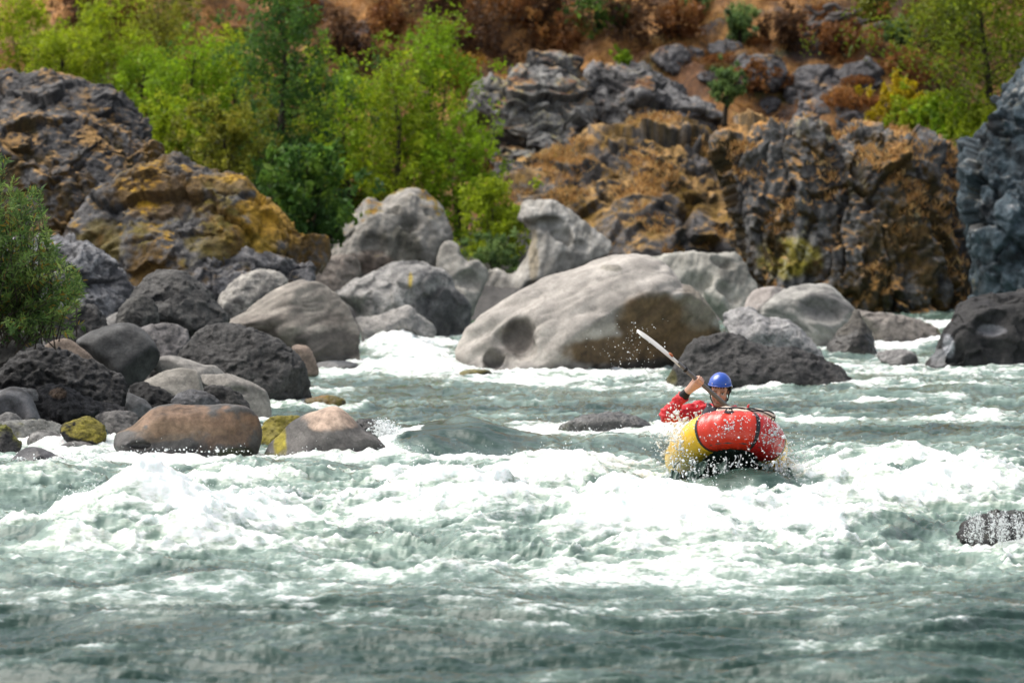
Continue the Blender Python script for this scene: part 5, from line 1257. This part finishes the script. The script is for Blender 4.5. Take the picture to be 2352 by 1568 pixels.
def hand(c, wrist, side):
    """fist closed round the shaft at c"""
    d = shaft_pt(1.) - shaft_pt(0.); d /= np.linalg.norm(d)
    w = c - wrist; n = w - d * np.dot(w, d); n[1] = 0; n -= d * np.dot(n, d); n /= np.linalg.norm(n)     # from the wrist across the shaft
    fr = np.cross(d, n); fr = fr if fr[1] < 0 else -fr                                               # towards the viewer
    h = .003; G, og = grid(np.minimum(c, wrist) - .075, np.maximum(c, wrist) + .075, h); D = None
    pal = c - n * .022 + fr * .022
    for k, q in enumerate((-.028, -.009, .010, .029)):
        D = smax(D, cap(G, wrist, pal + d * q, .026, .0155), .012)
    th = wrist + d * (-.018 if side > 0 else .018) + n * .012
    D = smax(D, cap(G, th, c - n * .024 - fr * .004 + d * -.040, .016, .012), .01)
    D = smax(D, cap(G, c - n * .024 - fr * .004 + d * -.040, c - n * .004 - fr * .027 + d * -.046, .0115, .0095), .004)
    for k, (q, ln, r) in enumerate(((-.030, 1., .0102), (-.010, 1.08, .0106), (.010, 1.02, .0102), (.029, .86, .0088))):
        ch = [pal + d * q, c + n * .018 * ln + fr * .029 + d * q, c + n * .034 * ln + fr * .004 + d * (q + .002), c + n * .018 * ln - fr * .024 + d * (q + .003)]
        E = None
        for a in range(3): E = smax(E, cap(G, ch[a], ch[a + 1], r * (1.08 - .08 * a), r * (1 - .08 * a)), .003)
        D = smax(D, E, .0025)
    v, f = surface_nets(D, og, (h,) * 3); 
    col = np.tile(np.array([.62, .36, .27]), (len(v), 1)); kn = np.zeros(len(v))
    for q in (-.030, -.010, .010, .029): kn = np.maximum(kn, sstep(.013, .004, np.linalg.norm(v - (pal + d * q + fr * .016), axis=1)))
    return v, f, lerp(col, np.array([.58, .25, .18]), .6 * kn[:, None])
def person():
    root = empty('person', J['pel'] - np.array([0, 0, .14]), 'paddler in blue helmet and red jacket with raised arm, gripping a kayak paddle', 'person'); o = loc_of(root)
    allp = np.array(list(J.values()) + hips + knees + feet + [f + BU * .13 for f in feet])
    G, og = grid(allp.min(0) - .16, allp.max(0) + .16, .012)
    D = limbs(G); v, f = surface_nets(D, og, (.012,) * 3); g = Geo(); cols = []
    g.add(v, f); low = sstep(J['spine'][2] + .02, J['spine'][2] - .02, v[:, 2])
    cols.append(lerp(np.array([.5, .28, .2]), np.array([.03, .03, .035]), low[:, None]))
    for (v, f, c) in (head(), hand(hR, J['wrR'], 1), hand(hL, J['wrL'], -1)): g.add(v, f); cols.append(c)
    v, f = g.get(); link('body', make_mesh('body', v - o, f, {'Col': np.concatenate(cols)}), M_SKIN, root)
    # jacket
    up = np.array([J[k] for k in ('spine', 'chest', 'neck', 'shR', 'elR', 'wrR', 'shL', 'elL', 'wrL')])
    h = .0085; G, og = grid(up.min(0) - .19, up.max(0) + .17, h)
    D = limbs(G, .017, False)
    D = smin(D, G[2] - (J['spine'][2] - .13), .02)
    hc = J['neck'] + (HC - J['neck']) * .25; D = np.where((np.abs(G[0] - J['neck'][0]) < .12), smin(D, -(G[2] - hc[2]), .01), D)
    for s in 'RL':
        a, b = J['el' + s], J['wr' + s]; ax = (b - a) / np.linalg.norm(b - a)
        c = b - ax * .055
        sel = np.linalg.norm(np.stack([G[k] - b[k] for k in range(3)]), axis=0) < .13
        pl = -((G[0] - c[0]) * ax[0] + (G[1] - c[1]) * ax[1] + (G[2] - c[2]) * ax[2])
        D = np.where(sel, np.minimum(D, pl), D)
    v, f = surface_nets(D, og, (h,) * 3); n = normals_of(v, f)
    wr = ridged(v * np.array([9, 9, 13]), 2, 5) - .6; v = v + n * (wr * .028 + .006 * noise3(v * 30, 9))[:, None]
    link('jacket', make_mesh('jacket', v - o, f), M_JACKET, root)
    # vest
    G, og = grid(J['spine'] - .26, J['neck'] + .22, .009)
    D = None
    D = smax(D, cap(G, J['spine'] + [0, 0, -.02], J['chest'], .168, .185), .05)
    for s in ('shR', 'shL'):
        m = J[s] * .45 + J['neck'] * .55; D = smax(D, cap(G, J['chest'] + (m - J['chest']) * .3, m + np.array([0, -.03, .01]), .09, .052), .02)
    D = smin(D, -cap(G, J['neck'] + [0, 0, -.02], J['neck'] + [0, -.05, .2], .075, .10), .01)
    for s in ('shR', 'shL'): D = smin(D, -cap(G, J[s] + (J[s] - J['chest']) * .15, J[s] + (J[s] - J['chest']) * 1.2 + [0, 0, -.1], .095, .12), .015)
    v, f = surface_nets(D, og, (.009,) * 3); n = normals_of(v, f); v = v + n * (.010 * noise3(v * 14, 2))[:, None]
    ve = link('life_vest', make_mesh('life_vest', v - o, f), M_VEST, root)
    for (p, q) in (((612, 905), (622, 850)), ((640, 860), (652, 900))):
        tv, tf = tube(np.array([Q(*p, 37.655), Q((p[0] + q[0]) / 2, (p[1] + q[1]) / 2, 37.64), Q(*q, 37.65)]), .012, 6); link('strap', make_mesh('strap', tv - o, tf), M_RED, ve)
    # neck gasket and cuffs
    a = J['neck'] + np.array([0, 0, -.03]); b = HC + HR @ np.array([0, .028, -.118])
    tv, tf = tube(np.array([a, (a + b) / 2, b]), [.092, .074, .066], 18); link('collar', make_mesh('collar', tv - o, tf), M_NEO, root)
    for s in 'RL':
        a, b = J['el' + s], J['wr' + s]; ax = (b - a) / np.linalg.norm(b - a)
        tv, tf = tube(np.array([b - ax * .085, b - ax * .05, b - ax * .01, b + ax * .012]), [.049, .047, .041, .034], 14); link('cuff', make_mesh('cuff', tv - o, tf), M_NEO, root)
    # helmet, hair, straps (head coordinates)
    def hobj(name, v, f, mat, parent=root): return link(name, make_mesh(name, v @ HR.T + HC - o, f), mat, parent)
    G, og = grid((-.115, -.135, -.03), (.115, .15, .19), .0042)
    cut = G[2] - np.where(G[1] < .0, .070 + .0 * G[1], .070 - .55 * G[1])
    D = ell(G, (0, .012, .062), (.104, .124, .116)); D = smin(D, cut, .006); D = smin(D, -ell(G, (0, .012, .055), (.094, .114, .108)), .004)
    v, f = surface_nets(D, og, (.0042,) * 3); he = hobj('helmet', v, f, M_HELM)
    th = np.linspace(0, 2 * math.pi, 41); rim = np.array([[.105 * math.sin(t), .012 - .126 * math.cos(t), 0] for t in th]); rim[:, 2] = np.where(rim[:, 1] < 0, .070, .070 - .55 * rim[:, 1])
    v, f = tube(rim, .0058, 8); hobj('rim', v, f, M_HELM, he)
    for s in (-1, 1):
        v, f = ico(); v2 = v * np.array([.014, .034, .040]) + np.array([s * .091, .022, .028]); hobj('ear_pad', v2, f, M_NEO, he)
        pth = np.array([[s * .090, .005, .05], [s * .089, -.004, .0], [s * .075, -.02, -.06], [s * .04, -.05, -.112], [0, -.06, -.130]]); v, f = tube(pth, .0055, 6); hobj('chin_strap', v, f, M_NEO, he)
    v, f = ico(); hobj('buckle', v * np.array([.008, .012, .014]) + np.array([.078, -.022, -.058]), f, M_NEO, he)
    for q, x in enumerate((-.06, .06)):
        v, f = ico(); hobj('rivet', v * .005 + np.array([x, -.094, .092]), f, M_CREAM, he)
    G, og = grid((-.085, -.1, -.06), (.085, .125, .10), .004)
    D = ell(G, (0, .02, .04), (.083, .103, .094)); D = smin(D, G[2] - np.where(G[1] < -.02, .052 + .010 * np.sin(G[0] * 260), np.where(G[1] < .02, .012, -.045)), .004)
    v, f = surface_nets(D, og, (.004,) * 3); hobj('hair', v, f, M_HAIR)
person()
# ------------------------------------------------------------------ spray: thrown water as drops and strings of drops
def water_z(x, y):
    ys, s, h, fo = RIVER
    i = np.clip(np.searchsorted(ys, y), 0, len(ys) - 1); j = np.clip(((x / (0.205 * y)) + 1) / 2 * (len(s) - 1), 0, len(s) - 1).astype(int)
    return h[i, j], fo[i, j]
def curtain():
    # broken sheets of water pouring off the lifted hull
    rng = np.random.default_rng(21); na, nt = 220, 70
    a, t = np.meshgrid(np.linspace(0, 1, na), np.linspace(0, 1, nt), indexing='ij'); a, t = a.ravel(), t.ravel()
    q = np.stack([a * 9, t * 1.6, 0 * a], 1)
    n1, n2, n3 = fbm(q, 4, 141, .6), fbm(q * 2.3, 3, 143), noise3(q * np.array([3.5, 1.2, 1]), 145)
    x = lerp(335, 1285, a); y0 = np.interp(x, [330, 640, 900, 1150, 1290], [1240, 1245, 1215, 1275, 1290])
    x2 = x + (x - 800) * .16 * t + 26 * n1 * t; y = lerp(y0, 1495, t ** 1.15) + 14 * n2
    d = 36.40 - .16 * t - .05 * n1 - .03 * n2 - .04 * n3
    v = np.array([Q(b, c, e) for b, c, e in zip(x2, y, d)])
    hole = (n1 * 1.2 + .5 * n2 + (.16 - .5 * np.abs(t - .6))) > .05
    f = grid_faces(na, nt); f = f[hole[f].all(1)]
    used = np.unique(f); re = np.full(len(v), -1); re[used] = np.arange(len(used))
    foam = np.clip(.16 + .55 * n2 + .5 * n3 + .25 * t, -.2, .8)
    o = link('splash', make_mesh('splash', v[used], re[f], {'foam': foam[used], 'aer_sheen': (.35 + .3 * n1)[used]}), M_WATER)
    md = o.modifiers.new('thickness', 'SOLIDIFY'); md.thickness = .012
    tag(o, 'sheets of water pouring off the lifted hull of the raft', 'splash', kind='stuff')
curtain()
def spray():
    rng = np.random.default_rng(12); pos, rad = [], []
    # drops torn off the foaming crests
    n = 150000; y = rng.uniform(29, 46, n); x = rng.uniform(-.13, .13, n) * y
    z, fo = water_z(x, y); h0 = z
    pr = sstep(.45, 1.0, fo) * (.25 + sstep(.1, .4, z)); k = rng.random(n) < pr * .35
    x, y, z = x[k], y[k], z[k]; m = len(x)
    pos.append(np.stack([x, y, z + .01 + rng.exponential(.035, m)], 1)); rad.append(np.clip(rng.lognormal(-6.0, .5, m), .0012, .010))
    def burst(c, sp, n, r, up=0.):
        p = c + rng.normal(size=(n, 3)) * np.array(sp); p[:, 2] += rng.exponential(up, n) if up else 0
        pos.append(p); rad.append(np.clip(rng.lognormal(math.log(r), .5, n), .002, .02))
    # round the boat
    burst(Q(420, 900, 37.35), (.10, .08, .05), 90, .0065); burst(Q(330, 860, 37.40), (.07, .06, .05), 45, .0065); burst(Q(545, 890, 37.4), (.06, .05, .06), 40, .006)
    burst(Q(330, 1020, 37.2), (.06, .1, .06), 170, .005); burst(Q(300, 1130, 37.1), (.10, .12, .08), 260, .005, .03)
    burst(Q(420, 1260, 36.45), (.10, .06, .10), 190, .0045, .03); burst(Q(600, 1380, 36.2), (.16, .08, .06), 130, .0045, .03); burst(Q(900, 1330, 36.15), (.18, .06, .08), 150, .0045, .03)
    burst(Q(1250, 1330, 36.4), (.09, .1, .10), 420, .0048, .03); burst(Q(1330, 1280, 36.9), (.12, .2, .1), 300, .0045, .03)
    # wetted drops on the bow tube
    for k in range(420):
        t = math.radians(rng.uniform(-62, 62)); c, ou, up, tg = tube_frame(t); al = rng.uniform(-.6, 1.2)
        pos.append((c + (RR + .004) * (math.cos(al) * ou + math.sin(al) * up))[None]); rad.append(np.array([rng.lognormal(math.log(.0030), .5)]))
    for (t, a0, cnt) in ((-2, .15, 50), (32, .3, 40), (20, .0, 50), (28, -.2, 30), (-54, .2, 90), (-60, .5, 70), (-50, -.3, 60)):
        for k in range(int(cnt * 1.6)):
            q = math.radians(t + rng.normal() * 5); c, ou, up, tg = tube_frame(q); al = a0 + rng.normal() * .22 + .06 * (math.degrees(q) - t)
            pos.append((c + (RR + .003) * (math.cos(al) * ou + math.sin(al) * up))[None]); rad.append(np.array([rng.lognormal(math.log(.0048), .45)]))
    # thin drops flying from the raised blade
    p = np.array([Q(-60 + rng.normal() * 150, 330 + rng.normal() * 130, 37.3 + rng.normal() * .2) for _ in range(150)]); pos.append(p); rad.append(np.clip(rng.lognormal(math.log(.0030), .4, 150), .0018, .007))
    p = np.array([Q(rng.uniform(-40, 110), rng.uniform(70, 220), 37.25) for _ in range(14)]); pos.append(p); rad.append(rng.uniform(.003, .006, 14))
    # ropes of water running off the hull and bow
    for k in range(16):
        x0 = rng.uniform(330, 1250); y0 = np.interp(x0, [330, 640, 900, 1150, 1250], [1230, 1230, 1190, 1270, 1280]); x1 = x0 + rng.normal() * 60 + (x0 - 800) * .12; y1 = rng.uniform(1400, 1490)
        dd = 36.36 - .3 * abs((x0 - 880) / 500) * 0 + rng.uniform(-.05, .2); q = rng.uniform(0, 6)
        ts = np.linspace(0, rng.uniform(.4, 1), 34)
        pos.append(np.array([Q(lerp(x0, x1, t) + 16 * math.sin(t * 7 + q), lerp(y0, y1, t ** 1.2), dd - .12 * t) for t in ts])); rad.append(np.clip(.0042 + .0028 * np.sin(ts * 20 + q) + rng.normal(0, .0012, 34), .0016, .010))
    # pour-over beside the wedge boulder
    n = 1800; tt = rng.random(n); px = 872 + 60 * tt + rng.normal(0, 10, n) * (1 + tt); py = 975 + 68 * tt + rng.normal(0, 9, n)
    pos.append(np.array([P(a, b, 41.9 - .5 * c + .1 * rng.normal()) for a, b, c in zip(px, py, tt)])); rad.append(rng.lognormal(math.log(.0065), .4, n))
    # white water over the black stone at the right edge
    for k in range(48):
        x0 = rng.uniform(2225, 2352); y0 = rng.uniform(1168, 1200); m = 60; t = np.sort(rng.random(m))
        pos.append(np.array([P(x0 + rng.normal() * 3 + (x0 - 2290) * .25 * a, y0 + 60 * a + rng.normal() * 2, 31.95 - .22 * math.sin(a * 1.5) + .04 * rng.normal()) for a in t])); rad.append(rng.lognormal(math.log(.0024), .5, m))
    # drops bouncing at the feet of the stones
    for (px, py, d, w, n) in ((430, 1040, 40.6, 150, 120), (760, 1046, 40.5, 140, 80), (100, 1060, 39.3, 120, 150), (930, 1035, 40.9, 60, 260), (900, 790, 60, 90, 200), (1400, 1000, 43.9, 100, 160)):
        q = np.array([P(px + rng.uniform(-w, w), py - abs(rng.normal()) * 8, d + rng.normal() * .15) for _ in range(n)]); pos.append(q); rad.append(rng.lognormal(math.log(.0036), .6, n))
    c = np.concatenate(pos); r = np.clip(np.concatenate(rad), .0015, .022)
    v0, f0 = ico(); sc = 1 + .35 * rng.normal(size=(len(c), 1, 3)) * .6
    v = (v0[None] * r[:, None, None] * sc + c[:, None]).reshape(-1, 3)
    f = (f0[None] + (np.arange(len(c)) * 12)[:, None, None]).reshape(-1, 3)
    o = link('spray', make_mesh('spray', v, f), M_SPRAY); tag(o, 'white drops of spray thrown up over the rapids and the boat', 'spray', kind='stuff')
spray()
